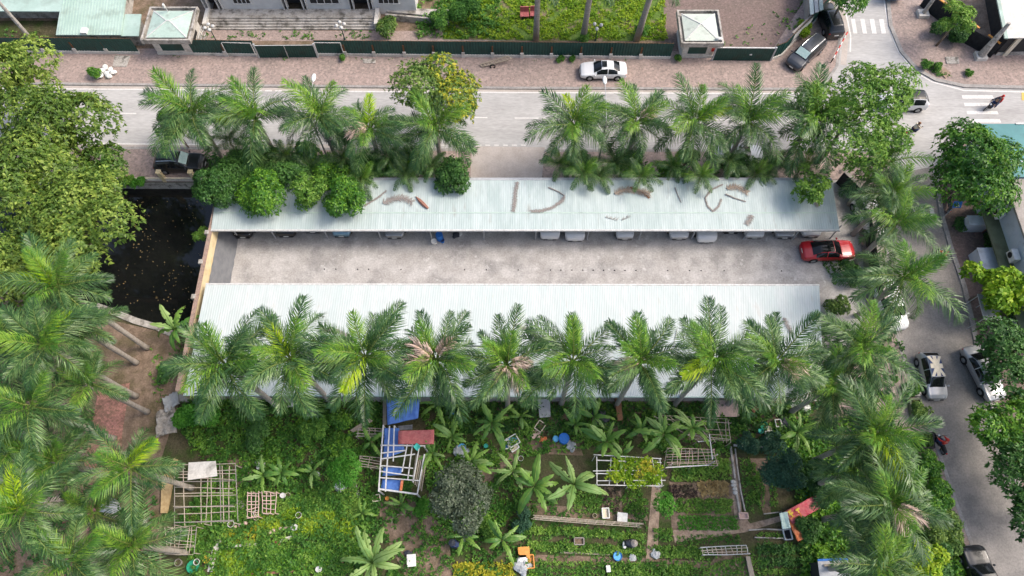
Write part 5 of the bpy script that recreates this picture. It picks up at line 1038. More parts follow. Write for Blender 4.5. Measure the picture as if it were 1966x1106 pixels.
# ---------------------------------------------------------------- people and motorbikes
def skinned(name, joints, edges, m, parent, sub=2):
    """one continuous surface grown round a jointed skeleton: joints {name: (x,y,z,r)}"""
    ks = list(joints); me = bpy.data.meshes.new(name); me.from_pydata([joints[k][:3] for k in ks], [(ks.index(a), ks.index(b)) for a, b in edges], []); me.materials.append(m)
    o = link(name, me, parent); sk = o.modifiers.new('skin', 'SKIN'); sk.use_smooth_shade = True
    for i, k in enumerate(ks): me.skin_vertices[0].data[i].radius = (joints[k][3],) * 2; me.skin_vertices[0].data[i].use_root = i == 0
    ss = o.modifiers.new('sub', 'SUBSURF'); ss.levels = ss.render_levels = sub; return o
def person(loc, rz, label, J, top, legs, head=None, cat='person', group=None):
    """J: pelvis, chest, neck, head and left/right joints in local metres; dressed in shells over one body"""
    t = thing('person', loc, label, cat, group, rz); j = {}; e = []
    def add(k, p, r): j[k] = (*p, r)
    add('pelvis', J['pelvis'], .13); add('chest', J['chest'], .15); add('neck', J['neck'], .06); add('head', J['head'], .10)
    hd = Vector(J['head']); fw = Vector(J.get('face', (1, 0, 0))); add('nose', hd + fw * .11 - Vector((0, 0, .02)), .018); add('crown', hd + Vector((-.01, 0, .09)), .075)
    e += [('pelvis', 'chest'), ('chest', 'neck'), ('neck', 'head'), ('head', 'nose'), ('head', 'crown')]
    for s, i in (('l', 1), ('r', -1)):
        for k, r in (('shoulder', .065), ('elbow', .048), ('wrist', .034), ('hip', .095), ('knee', .065), ('ankle', .045), ('toe', .035)): x, y, z = J[k]; ex = J.get(k + '_' + s, (x, y * i, z)); add(k + s, ex, r)
        e += [('chest', 'shoulder' + s), ('shoulder' + s, 'elbow' + s), ('elbow' + s, 'wrist' + s), ('pelvis', 'hip' + s), ('hip' + s, 'knee' + s), ('knee' + s, 'ankle' + s), ('ankle' + s, 'toe' + s)]
        wv = Vector(j['wrist' + s][:3]); d = (wv - Vector(j['elbow' + s][:3])).normalized(); sd = d.cross(Vector((0, 0, 1))).normalized()
        add('palm' + s, wv + d * .07, .036); e.append(('wrist' + s, 'palm' + s)); pv = wv + d * .07
        for q, (o_, l) in enumerate(((-.033, .07), (-.011, .085), (.011, .08), (.033, .065))):
            k1, k2 = f'f{q}a{s}', f'f{q}b{s}'; p1 = pv + d * (l * .5) + sd * o_; add(k1, p1, .010); add(k2, p1 + d * (l * .3) - Vector((0, 0, l * .45)), .008); e += [('palm' + s, k1), (k1, k2)]
        p1 = wv + d * .05 + sd * (.05 * i); add('th' + s, p1, .011); e.append(('palm' + s, 'th' + s))
    skinned('body', j, e, K['skin'], t, 1)
    up = {k: (*j[k][:3], j[k][3] * 1.22 + .012) for k in j if k.startswith(('pelvis', 'chest', 'shoulder', 'elbow', 'wrist'))}
    skinned('jacket', up, [x for x in e if x[0] in up and x[1] in up], top, t)
    lo = {k: (*j[k][:3], j[k][3] * 1.2 + .014) for k in j if k.startswith(('pelvis', 'hip', 'knee', 'ankle'))}
    skinned('trousers', lo, [x for x in e if x[0] in lo and x[1] in lo], legs, t)
    for s in 'lr':
        a_, b_ = Vector(j['ankle' + s][:3]), Vector(j['toe' + s][:3]); b = MB(); b.tube([a_ - (b_ - a_) * .3, (a_ + b_) / 2, b_ + (b_ - a_) * .3], [.045, .052, .035], 7); b.build('shoe', K['black'], t, smooth=True)
    if head: head(t, hd)
    return t
def helmet(m):
    def f(t, hd): b = MB(); b.lathe([(0, .155), (.07, .14), (.12, .08), (.135, .0), (.13, -.05), (.115, -.05)], hd + Vector((-.01, 0, .02)), 14); b.box(hd + Vector((.12, 0, -.01)), (.09, .18, .02), tilt=(0, .2)); b.build('helmet', m, t, smooth=True)
    return f
def conical(m):
    def f(t, hd): b = MB(); b.lathe([(0, .17), (.12, .09), (.26, -.02), (.255, -.03), (.11, .06), (0, .12)], hd + Vector((0, 0, .06)), 18); b.build('conical_hat', m, t)
    return f
RIDE = dict(pelvis=(-.12, 0, .86), chest=(-.02, 0, 1.2), neck=(.03, 0, 1.42), head=(.07, 0, 1.57), shoulder=(-.01, .17, 1.33), elbow=(.2, .27, 1.12), wrist=(.42, .27, 1.03), hip=(-.06, .1, .84), knee=(.33, .17, .72), ankle=(.22, .17, .36), toe=(.37, .17, .32))
PILL = dict(RIDE); PILL.update(pelvis=(-.48, 0, .9), chest=(-.42, 0, 1.25), neck=(-.39, 0, 1.46), head=(-.37, 0, 1.61), shoulder=(-.42, .16, 1.37), elbow=(-.25, .25, 1.15), wrist=(-.12, .2, 1.05), hip=(-.42, .11, .88), knee=(-.06, .24, .74), ankle=(-.2, .25, .42), toe=(-.07, .25, .38))
def scooter(px, py, hd, label, m, z=.02):
    p = P(px, py, .4); t = thing('motorbike', (p.x, p.y, z), label, 'motorbike', 'motorbikes', math.radians(hd))
    b = MB(); b.tube([(.42, 0, .95), (.5, 0, .65), (.42, 0, .36), (.1, 0, .32), (-.15, 0, .42)], [.10, .15, .15, .13, .13], 8); b.ball((-.45, 0, .58), (.45, .15, .17), 10); b.build('body', m, t, smooth=True)
    b = MB(); b.ball((-.35, 0, .76), (.45, .14, .07), 10); b.build('seat', K['black'], t, smooth=True)
    for x, f in ((.72, 1), (-.62, 0)):
        b = MB(); n_ = 16
        pts = [(x + .24 * math.cos(q * 2 * math.pi / n_), 0, .29 + .24 * math.sin(q * 2 * math.pi / n_)) for q in range(n_ + 1)]; b.tube(pts, .05, 6); wh = b.build('wheel', K['tyre'], t)
        b = MB(); b.lathe([(0, -.03), (.19, -.02), (.19, .02), (0, .03)], (x, 0, .29), 12, axis='y'); b.build('rim', K['rim'], wh)
    b = MB(); b.tube([(.45, -.34, 1.02), (.5, 0, .99), (.45, .34, 1.02)], .02, 6); b.tube([(.5, 0, .98), (.7, 0, .35)], .03, 6); b.build('handlebar', K['trim'], t)
    b = MB(); b.ball((.56, 0, .88), (.09, .1, .09), 8); b.build('headlight', K['lens'], t); b = MB(); b.ball((-.88, 0, .66), (.06, .09, .05), 8); b.build('tail_light', K['tail'], t)
    for s in (-1, 1): b = MB(); b.tube([(.45, s * .2, 1.02), (.42, s * .28, 1.2)], .012, 5); b.ball((.42, s * .3, 1.22), (.02, .07, .05), 8); b.build('mirror', K['trim'], t)
    return t
def ride(px, py, hd, lm, lp, m, top, legs, hel, pillion=None):
    s = scooter(px, py, hd, lm, m); person(tuple(s.location), math.radians(hd), lp, RIDE, top, legs, helmet(hel), group='motorbike riders')
    if pillion: person(tuple(s.location), math.radians(hd), pillion[0], PILL, pillion[1], legs, helmet(pillion[2]), group='motorbike riders')
ride(1905, 203, 205, 'dark motorbike crossing the striped crosswalk at the right edge', 'rider in a dark jacket steering across the striped crosswalk', K['p_black'], K['darkbag'], K['navy'], K['darkbag'], ('passenger in a red jacket behind the rider on the crosswalk', K['red'], K['red']))
ride(1752, 252, 25, 'dark motorbike riding through the junction below the white car', 'rider in a pale shirt below the white car in the junction', K['p_black'], K['cream'], K['navy'], K['brown'])
ride(1803, 496, 80, 'red motorbike on the east road by the kerb right of the palms', 'rider in a red top on the east road by the kerb', K['p_red'], K['red'], K['black'], K['red'])
ride(1803, 852, 105, 'dark motorbike beside the planters low on the east road', 'rider in a red jacket beside the planters on the east road', K['p_black'], K['red'], K['navy'], K['red'])
scooter(1822, 395, 70, 'motorbike parked by the tree trunk under the blue sign', K['p_grey'], .12)
CROUCH = dict(pelvis=(-.3, 0, .42), chest=(.0, 0, .68), neck=(.16, 0, .78), head=(.28, 0, .84), shoulder=(.06, .18, .72), elbow=(.22, .27, .48), wrist=(.42, .16, .28), hip=(-.26, .12, .42), knee=(.05, .26, .52), ankle=(-.18, .2, .10), toe=(-.02, .22, .05))
person(P(1207, 1044), math.radians(-4), 'gardener in dark clothes and a grey conical hat crouching between two vegetable rows', CROUCH, K['darkbag'], K['black'], conical(K['drygrey']))
b = MB(); b.ball((0, 0, .28), (.16, .28, .12), 10, jit=.1); o = b.build('cloth_bundle', K['foam'], None, P(1198, 1047, .1)); tag(o, 'white cloth bundle beside the crouching gardener', 'bundle')
CR2 = dict(CROUCH); person(P(876, 1046), math.radians(160), 'person in dark blue bending beside a thin banana plant', CR2, K['navy'], K['black'], conical(K['darkbag']))
# ---------------------------------------------------------------- street furniture
def lamp(px, py, label, n):
    p = P(px, py); t = thing('globe_lamp', p, label, 'lamp post', 'globe lamps in the north yard')
    b = MB(); b.tube([(0, 0, 0), (0, 0, .3), (0, 0, 1.9)], [.12, .06, .045], 8); b.build('pole', K['fence'], t)
    b = MB()
    for i in range(n): a_ = 2 * math.pi * i / n + .3; b.tube([(0, 0, 1.85), (.36 * math.cos(a_), .36 * math.sin(a_), 1.9)], .025, 5)
    b.build('arm', K['fence'], t)
    for i in range(n): a_ = 2 * math.pi * i / n + .3; b = MB(); b.ball((.4 * math.cos(a_), .4 * math.sin(a_), 2.03), .19, 12); b.build('globe', K['white'], t, smooth=True)
lamp(416, 80, 'lamp post with a cluster of white globes by the left guard house', 4)
lamp(662, 76, 'lamp post with a cluster of white globes in front of the stone steps', 4)
lamp(1143, 78, 'lamp post with white globes on the grass between palm trunks', 3)
def street(px, py, label, arm=3.2, z=.12):
    p = P(px, py); t = thing('street_light', (p.x, p.y, z), label, 'street light', 'street lights on the main road'); b = MB(); b.tube([(0, 0, 0), (0, 0, 4), (0, 0, 7.6)], [.10, .07, .05], 8); b.build('pole', K['grey'], t)
    b = MB(); b.tube([(0, 0, 7.55), (0, arm * .5, 8.0), (0, arm, 8.1)],   .03, 6); b.build('arm', K['steel'], t); b = MB(); b.ball((0, arm + .35, 8.1), (.2, .5, .11), 10); b.build('lamp_head', K['foam'], t, smooth=True)
street(637, 322, 'street light reaching over the road from the left palm group', 3.4); street(1145, 330, 'street light reaching over the road from the right palm group', 3.6)
def pole(px, py, h, r0, r1, label, m='conc', name='utility_pole', extra=None, lean=(0, 0)):
    p = P(px, py); t = thing(name, (p.x, p.y, .1), label, 'pole'); b = MB(); b.tube([(0, 0, 0), (lean[0] * .5, lean[1] * .5, h / 2), (lean[0], lean[1], h)], [r0, (r0 + r1) / 2, r1], 8); b.build('shaft', K[m], t)
    if extra: extra(t, h)
    return t
def base_block(t, h): b = MB(); b.box((0, 0, .2), (1.1, 1.0, .4)); b.build('base_block', K['conc_l'], t)
def crossarm(t, h): b = MB(); b.box((0, 0, h - .35), (1.6, .1, .1)); b.build('crossarm', K['steel'], t)
pole(1879, 112, 4.7, .42, .16, 'stout concrete utility pole on a pale block, right corner pavement', extra=base_block)
pole(1769, 31, 4.2, .22, .15, 'slim concrete pole at the left end of the black fence', extra=base_block)
pole(57, 72, 6.0, .22, .14, 'utility pole crossing the dark court at the top left', extra=crossarm)
pole(1826, 66, 2.2, .2, .16, 'short whitewashed trunk post in front of the black fence', 'conc_l', 'guard_post', base_block)
def barrier():
    t = thing('barrier_pole', P(1604, 108), 'thin red and white barrier pole at the corner by the parked vans', 'barrier'); q = [P(1600, 112, .7), P(1627, 62, .7)]; o = P(1604, 108); n = 8
    for i in range(n): b = MB(); b.tube([q[0].lerp(q[1], i / n) - o, q[0].lerp(q[1], (i + 1) / n) - o], .07, 6); b.build('segment', K['red' if i % 2 else 'white'], t)
    for k in (0, 1): c = q[k] - o; b = MB(); b.tube([(c.x, c.y, 0), (c.x, c.y, .75)], .06, 6); b.build('stand', K['black'], t)
barrier()
p = P(1838, 393, 2.2); t = thing('blue_sign', (p.x, p.y, .12), 'blue road sign with a white emblem under the big round tree', 'sign'); b = MB(); b.tube([(0, 0, 0), (0, 0, 2.0)], .04, 6); b.build('pole', K['steel'], t)
b = MB(); b.box((0, 0, 2.1), (.75, .06, .6), tilt=(-.7, 0)); sg = b.build('board', K['blue'], t); b = MB(); b.add([(-.2, -.16, 1.98), (.2, -.16, 1.98), (.02, .13, 2.26)], [(0, 1, 2)]); b.v = [(x, y - .035, z + .03) for x, y, z in b.v]; b.build('emblem', K['white'], sg)
p = P(1712, 2); t = thing('parked_truck', (p.x, p.y, .12), 'pale blue vehicle cab cut off by the top edge on the corner', 'truck'); b = MB(); b.prism([(-.9, -.5), (.9, -.5), (.95, .4), (.9, 2.4), (-.9, 2.4), (-.95, .4)], .5, 1.9); b.build('cab', K['sky'], t)
b = MB(); b.box((0, -.53, 1.45), (1.5, .05, .6)); b.build('windscreen', K['glass'], t)
for s in (-1, 1): b = MB(); b.lathe([(0, -.1), (.35, -.1), (.35, .1), (0, .1)], (s * .85, .4, .37), 12, axis='x'); b.build('wheel', K['tyre'], t)
# red benches in the north yard
for x, y, l in ((1007, 33, 'dusky red garden chair on the grass, left of two'), (1026, 32, 'dusky red garden chair on the grass, beside the palm trunk')):
    t = thing('garden_chair', P(x, y), l, 'bench', 'red seats in the north yard'); b = MB(); b.box((0, 0, .45), (.95, .8, .1)); b.build('seat', K['red_sheet'], t)
    b = MB(); b.box((0, .38, .8), (.95, .1, .6)); b.build('backrest', K['red_sheet'], t)
    for sx in (-.4, .4): b = MB(); b.box((sx, 0, .2), (.1, .7, .4)); b.build('leg', K['red_sheet'], t)
# hand cart leaning on the fence
t = thing('hand_cart', P(952, 116), 'weathered hand cart with long shafts leaning on the green fence', 'cart'); o = P(952, 116)
q = [P(x, y, z) - o for x, y, z in ((922, 124, .25), (975, 108, .75), (926, 128, .25), (982, 113, .75))]
for i in (0, 2): b = MB(); b.bar(q[i], q[i + 1], .1); b.build('shaft', K['wood'], t)
b = MB()
for k in range(9): s = k / 8; b.bar(q[0].lerp(q[1], s), q[2].lerp(q[3], s), .12, .04)
b.build('bed', K['wood'], t)
c = q[2].lerp(q[3], .35); b = MB(); b.lathe([(.2, -.05), (.3, -.05), (.3, .05), (.2, .05), (.2, -.05)], (c.x, c.y - .25, .3), 14, axis='y'); b.build('wheel', K['tyre'], t)
# planters along the east road
def planter(pts, h, label, soil='soil', m='conc'):
    v = PV(pts); o = v[0]; t = thing('planter', o, label, 'planter', 'planters along the east road'); b = MB()
    for i in range(4): b.bar(v[i] - o + Vector((0, 0, h / 2)), v[(i + 1) % 4] - o + Vector((0, 0, h / 2)), .14, h)
    b.build('planter_wall', K[m], t); b = MB(); b.prism([p - o for p in v], 0, h * .8); b.build('soil_fill', K['soil'], t)
planter([(1738, 738), (1756, 738), (1760, 762), (1741, 762)], .6, 'concrete planter with a clipped bush left of the flag-roofed car')
planter([(1740, 770), (1760, 769), (1768, 806), (1747, 808)], .6, 'mossy planter with a tall bush, second from the top', m='darkg' if False else 'olive')
planter([(1758, 834), (1784, 834), (1786, 862), (1760, 862)], .6, 'black planter box beside the motorbike in the lower road', m='dark')
def slab_(px, z, t_, m, name, label, cat, group=None):
    v = PV(px, z); o = v[0].copy(); b = MB(); b.slab([p - o for p in v], t_); q = b.build(name, K[m], None, o); return tag(q, label, cat, group)
slab_([(1815, 109), (1840, 109), (1842, 122), (1818, 122)], .2, .07, 'conc', 'paving_slab', 'grey slabs set in the corner pavement below the black fence', 'slab')
slab_([(1795, 130), (1806, 124), (1826, 140), (1816, 150)], .22, .1, 'path', 'paving_slab', 'tan broken slab beside the weeds on the corner kerb', 'slab')
slab_([(696, 113), (721, 113), (721, 121), (698, 121)], .18, .06, 'conc', 'drain_cover', 'concrete drain cover below the fence, left part of the pavement', 'drain cover')
slab_([(874, 147), (890, 147), (890, 162), (876, 162)], .18, .06, 'conc_l', 'drain_cover', 'pale drain cover right of the blossom tree on the brick pavement', 'drain cover')
slab_([(220, 107), (250, 107), (243, 128), (216, 128)], .17, .05, 'conc', 'paving_slab', 'grey concrete patch on the pavement below the left fence', 'slab')

# pond rail
t = thing('pond_rail', P(240, 349), 'concrete rail on slanting yellow posts between pavement and black pond', 'railing'); o = P(240, 349)
for x in (252, 318, 378, 440): b = MB(); p = P(x, 347) - o; b.box((p.x, p.y, .75), (.34, .34, 1.5)); b.box((p.x, p.y, 1.52), (.44, .44, .1)); b.build('post', K['wally'], t)
for z in (.25, .55): b = MB(); b.bar(P(180, 348) - o + Vector((0, 0, z)), P(455, 349) - o + Vector((0, 0, z)), .12, .1); b.build('rail', K['conc_l' if z < .3 else 'cream'], t)

# ---------------------------------------------------------------- litter on the shed roofs
def onroof(px, py, off=.06):
    z = 3.0
    for _ in range(8): y = P(px, py, z).y; z = 2.7 + (3.25 - 2.7) * (y - ye) / (yb - ye) + off
    return P(px, py, z)
def dryfrond(path, label, seed, fl=.5, m='drygrey', both=True, r=.05, dens=26, f=onroof, name='dry_frond', cat='dry frond'):
    rng = random.Random(seed); pts = [f(x, y) for x, y in path]; o = pts[0].copy(); b = MB(); loc = [p - o for p in pts]; b.tube(loc, [r * (1 - .6 * i / (len(loc) - 1)) for i in range(len(loc))], 5); L = []
    for i in range(len(loc) - 1):
        n = max(3, int((loc[i + 1] - loc[i]).length * dens))
        for k in range(n): L.append((loc[i].lerp(loc[i + 1], k / n), (loc[i + 1] - loc[i]).normalized()))
    for p, d in L:
        for s in ((-1, 1) if both else (1,)):
            sd = Vector((-d.y, d.x, 0)) * s; l = fl * rng.uniform(.5, 1.1); q = (sd * .8 + d * rng.uniform(.2, .9)).normalized() * l; q.z += rng.uniform(-.02, .12) * l; w_ = d * .022
            b.add([p - w_, p + q * .6 - w_, p + q, p + q * .6 + w_, p + w_], [(0, 1, 2, 3, 4)])
    return tag(b.build(name, K[m], None, o), label, cat, 'dry fronds on the shed roof' if cat == 'dry frond' else None)
dryfrond([(994, 349), (989, 370), (988, 392), (985, 406)], 'thick grey dry frond lying straight down the roof near the driveway', 1, .32)
dryfrond([(1053, 360), (1072, 368), (1084, 376)], 'short dark end of a broken frond on the roof', 2, .12, 'drygrey', r=.07)
dryfrond([(1084, 377), (1080, 385), (1062, 398), (1040, 405), (1020, 406)], 'long hooked grey frond on the roof right of the driveway', 3, .28)
dryfrond([(1163, 417), (1186, 424)], 'small comb-like dry frond near the roof edge, left of two', 4, .4, 'drygrey', False, .02, 9)
dryfrond([(1194, 423), (1211, 416)], 'small comb-like dry frond near the roof edge, right of two', 5, .35, 'drygrey', False, .02, 9)
dryfrond([(1296, 360), (1302, 376), (1308, 389)], 'thin bare frond stalk on the roof', 6, .06)
dryfrond([(1388, 354), (1366, 364), (1354, 380), (1358, 395), (1369, 406), (1380, 396), (1385, 382)], 'looped dry frond on the roof below the right palms', 7, .16)
dryfrond([(1393, 373), (1412, 381), (1432, 387)], 'bundle of grey stalks on the roof below the right palms', 8, .12, 'drygrey', r=.08)
dryfrond([(1443, 413), (1438, 424), (1433, 431)], 'round tuft of grey fibre on the roof near its right end', 9, .4)
dryfrond([(1565, 388), (1572, 396)], 'grey smudge of fibres at the right end of the roof', 10, .3)
dryfrond([(1180, 372), (1200, 364), (1225, 366), (1248, 372)], 'brown heap of fallen fronds on the shed back edge', 11, .55, 'dry', r=.10)
dryfrond([(1210, 360), (1232, 368), (1247, 380)], 'curled brown sheath on the heap at the shed back edge', 12, .2, 'brown', r=.06)
dryfrond([(1395, 362), (1415, 358), (1436, 370)], 'tan fibre heap on the shed back edge', 13, .5, 'dry', r=.08)
dryfrond([(735, 390), (755, 382), (775, 380), (792, 388)], 'grey brown debris heap on the roof left of the curled sheath', 14, .55, 'drygrey', r=.09)
dryfrond([(700, 395), (725, 380), (742, 366)], 'bare grey branch slanting up the roof by the debris heap', 15, .15, 'drygrey')
o_ = onroof(800, 378); q_ = [onroof(x, y, .1) - o_ for x, y in ((798, 377), (806, 385), (814, 393), (822, 400))]
b = MB(); b.tube(q_, [.03, .17, .19, .1], 6); tag(b.build('palm_sheath', K['terracotta'], None, o_), 'curled orange-brown palm sheath on the roof', 'palm sheath')
def onroof2(px, py, off=.07):
    z = 3.0; a1, a2 = P(983, 548, 2.7).y, P(983, 663, 3.5).y
    for _ in range(8): y = P(px, py, z).y; z = 2.7 + .8 * (y - a1) / (a2 - a1) + off
    return P(px, py, z)
for i, (pth, l) in enumerate((([(615, 638), (640, 632), (668, 645)], 'grey dead frond on the white roof between the second and third palms'), ([(990, 625), (1010, 632), (1030, 645)], 'grey dead frond on the white roof above the pink-clustered palm'), ([(1505, 610), (1512, 625), (1520, 640)], 'grey dead frond at the right end of the white roof'), ([(1300, 632), (1296, 650), (1294, 660)], 'bare twig on the white roof above the dark gap'))):
    dryfrond(pth, l, 30 + i, .3 if i < 3 else .04, 'drygrey', f=onroof2, r=.03)

# ---------------------------------------------------------------- things in the lot
for i, x in enumerate((623, 645, 687, 708, 770, 892, 934, 995, 1057, 1077, 1098, 1119, 1139, 1159, 1180, 1200, 1221, 1282, 1324, 1346, 1390, 1500)):
    p = P(x, 517 + (x - 600) * .004); b = MB(); b.tube([(0, 0, 0), (0, 0, .11)], [.04, .03], 6); b.tube([(0, 0, 0), (0, 0, .02)], .06, 6); tag(b.build('iron_stub', K['black'], None, (p.x, p.y, .02)), 'small dark iron stub in a row across the parking lot', 'stub', 'iron stubs in the parking lot')
def bucket(px, py, r, h, m, label, fill=None, cat='bucket', group='buckets and tubs', z=0.0):
    p = P(px, py, h); t = thing(cat.replace(' ', '_'), (p.x, p.y, z), label, cat, group); b = MB(); b.lathe([(0, .01), (r * .82, .01), (r, h), (r * 1.06, h), (r * 1.06, h - .03), (r * .95, h), (r * .8, .05), (0, .05)], n=14); b.build('tub', K[m], t, smooth=False)
    b = MB(); b.lathe([(r * .93, h * .75), (0, h * .76)], n=14); b.build('contents', K[fill or 'soil'], t); return t
def drum(px, py, r, h, m, label, lid=None, z=0.0):
    p = P(px, py, h); t = thing('drum', (p.x, p.y, z), label, 'drum', 'drums and lids'); b = MB(); b.lathe([(0, 0), (r * .94, 0), (r, h * .1), (r, h * .33), (r * 1.04, h * .36), (r, h * .4), (r, h * .66), (r * 1.04, h * .7), (r, h * .74), (r * .96, h - .03)], n=16); b.build('shell', K[m], t, smooth=True)
    b = MB(); b.lathe([(r * .98, h - .06), (r, h), (r * .9, h + .01), (r * .86, h - .02), (0, h - .015)], n=16); b.build('lid', K[lid or m], t)
def crate(px, py, w_, d, h, m, label, rz=0, fill=None, cat='crate', z=0.0, lid=False):
    p = P(px, py, h); t = thing(cat.replace(' ', '_'), (p.x, p.y, z), label, cat, 'boxes and crates', math.radians(rz)); b = MB(); k = .05
    b.box((0, 0, .02), (w_, d, .04))
    for s in (-1, 1): b.box((s * (w_ - k) / 2, 0, h / 2), (k, d, h)); b.box((0, s * (d - k) / 2, h / 2), (w_ - 2 * k, k, h - .004))
    for s in (-1, 1): b.box((s * (w_ / 2 + .012), 0, h - .05), (.024, d * .94, .05)); b.box((0, s * (d / 2 + .012), h - .05), (w_ * .94, .024, .05))
    b.build('box_wall', K[m], t)
    if lid: b = MB(); b.box((0, 0, h + .03), (w_ + .06, d + .06, .06)); b.box((0, 0, h + .07), (w_ - .1, d - .1, .025)); b.build('lid', K[m], t)
    else: b = MB(); b.box((0, 0, h * .4), (w_ - 2.2 * k, d - 2.2 * k, .03)); b.build('contents', K[fill or 'soil'], t)
def heap(px, py, r, m, label, seed=0, n=7, cat='bag', flat=.5, z=0.0, name='trash_bag'):
    rng = random.Random(seed); p = P(px, py); b = MB()
    b.ball((0, 0, r * flat * .5), (r * .8, r * .7, r * flat * .7), 9, jit=.22, rng=rng)
    for i in range(n): q = rng.uniform(0, 6.28); d = r * rng.uniform(.3, .7); b.ball((d * math.cos(q), d * math.sin(q), r * flat * .45), (r * rng.uniform(.25, .5), r * rng.uniform(.25, .5), r * flat * rng.uniform(.4, .7)), 7, jit=.28, rng=rng)
    return tag(b.build(name, K[m], None, (p.x, p.y, z)), label, cat, 'bags and rubbish heaps')
drum(843, 450, .32, .9, 'blue', 'blue drum under the shed between two posts', z=.02)
bucket(833, 463, .27, .4, 'foam', 'white round tub beside a post at the shed front', 'foam', z=.02)
bucket(849, 461, .2, .35, 'blue', 'small blue bucket in front of the blue drum', 'navy', z=.02)
heap(876, 452, .4, 'darkbag', 'dark bag on the lot right of the blue drum', 3, z=.02); heap(884, 450, .25, 'foam', 'white bag beside the dark bag under the shed', 4, z=.02)
t = thing('work_table', P(912, 448), 'pale table under the shed right of the dark bag', 'table'); b = MB(); b.box((0, .4, .75), (1.9, .8, .05)); b.build('table_top', K['foam'], t)
for sx in (-.85, .85):
    for sy in (.08, .72): b = MB(); b.box((sx, sy, .37), (.06, .06, .72)); b.build('leg', K['steel'], t)
bg_ = [(199, 140), (208, 145), (215, 138), (205, 133), (221, 143), (212, 150), (197, 149), (190, 150)]
for i, (x, y) in enumerate(bg_):
    p = P(x, y); b = MB(); rr = random.Random(i); b.ball((0, 0, .2), (.36, .26, .2), 8, jit=.12, rng=rr); o = b.build('white_sack', K['foam'], None, (p.x, p.y, .12), rz=rr.uniform(0, 3)); tag(o, 'white sack in the small heap beside the bush on the left pavement', 'sack', 'white sacks on the pavement')

# ---------------------------------------------------------------- gardens
def polegrid(px, z, nx, ny, r, m, label, seed, jit=.15, square=False, skip=.0, group='garden frames', posts=True, name='garden_trellis', m2=None):
    """a frame of crossing poles over the quad px lying at height z, on posts"""
    rng = random.Random(seed); v = PV(px, z); o = Vector((v[0].x, v[0].y, 0)); t = thing(name, o, label, 'trellis', group)
    at = lambda s, u: v[0].lerp(v[1], s).lerp(v[3].lerp(v[2], s), u) - o
    for n, k in ((nx, 0), (ny, 1)):
        for i in range(n + 1):
            if rng.random() < skip and 0 < i < n: continue
            s = i / n; a0, a1 = rng.uniform(-.04, .03), rng.uniform(.97, 1.04); j0, j1 = (s + rng.uniform(-1, 1) * jit / n, s + rng.uniform(-1, 1) * jit / n)
            p, q = (at(j0, a0), at(j1, a1)) if k == 0 else (at(a0, j0), at(a1, j1)); dz = Vector((0, 0, (r * 1.9 if k else 0) + rng.uniform(-.03, .03))); b = MB()
            if square: b.bar(p + dz, q + dz, r * 2)
            else: b.tube([p + dz, p.lerp(q, .5) + dz + Vector((rng.uniform(-.04, .04), rng.uniform(-.04, .04), 0)), q + dz], [r, r * .9, r * .75], 5)
            b.build('pole', K[m2 if m2 and rng.random() < .4 else m], t)
    if posts:
        for s, u in ((0, 0), (1, 0), (1, 1), (0, 1), (.5, 0), (.5, 1)): p = at(s, u); b = MB(); b.tube([(p.x, p.y, 0), (p.x, p.y, z)], r * 1.1, 5); b.build('post', K[m], t)
    return t
polegrid([(338, 893), (452, 893), (450, 1004), (335, 1008)], 1.6, 11, 12, .035, 'bamboo', 'large tangled bamboo trellis beside the pale leaning trunk', 1, .7, skip=.1, m2='drygrey')
polegrid([(322, 1012), (378, 1012), (372, 1062), (318, 1062)], 1.4, 6, 6, .03, 'bamboo', 'smaller bamboo trellis above the white bucket and green tub', 2, .7, m2='drygrey')
polegrid([(475, 945), (497, 945), (495, 992), (474, 992)], 1.2, 3, 6, .035, 'pink', 'narrow pinkish trellis above the two round pots, left half', 3, .4)
polegrid([(505, 945), (530, 945), (528, 985), (506, 985)], 1.2, 3, 5, .035, 'pink', 'narrow pinkish trellis right of its twin', 4, .4)
polegrid([(1142, 876), (1268, 880), (1274, 932), (1144, 930)], 2.0, 9, 6, .03, 'white', 'white pole vine frame with yellowing leaves', 5, .3, True, skip=.15)
cover('vine_leaves', [(1170, 890), (1255, 888), (1272, 934), (1200, 944), (1155, 925)], 'lime', 60, .26, .4, 'lime and yellow vine leaves climbing over the white pole frame', 'vine', seed=91, clump=-.5).location.z = 2.0
cover('vine_leaves', [(1195, 898), (1240, 895), (1250, 920), (1205, 925)], 'yellowl', 40, .26, .4, 'yellowest vine leaves in the middle of the white pole frame', 'vine', seed=92, clump=-.2).location.z = 2.1
polegrid([(1283, 862), (1372, 862), (1378, 893), (1280, 897)], 1.6, 11, 7, .022, 'pink', 'square brown lattice with a white edge rail below the lime-hearted banana', 6, .6, m2='drygrey')
polegrid([(1265, 800), (1400, 806), (1402, 850), (1340, 846)], 1.6, 9, 6, .028, 'wood', 'ragged brown lattice below the shed, right garden', 7, .6, skip=.2, m2='bamboo')
t = thing('white_rail_frame', P(1280, 897), 'thin white rails edging the brown lattice in the right garden', 'rail frame'); o = P(1280, 897)
for a_, c in (((1278, 898), (1360, 893)), ((1362, 834), (1368, 882)), ((1340, 848), (1364, 846))): b = MB(); b.bar(P(*a_, 1.75) - o, P(*c, 1.75) - o, .07); b.build('rail', K['white'], t)
for x, y in ((1282, 897), (1360, 893), (1366, 880)): p = P(x, y, 0) - o; b = MB(); b.bar((p.x, p.y, 0), (p.x, p.y, 1.75), .06); b.build('post', K['white'], t)
polegrid([(1026, 990), (1228, 1004), (1227, 1012), (1024, 997)], .7, 12, 3, .03, 'bamboo', 'long low rail frame across the middle garden below the bananas', 8, .3)
polegrid([(1346, 1052), (1432, 1047), (1436, 1062), (1352, 1066)], .9, 9, 3, .035, 'bamboo', 'pale lattice at the end of the bottom vegetable row', 9, .3, m2='white')
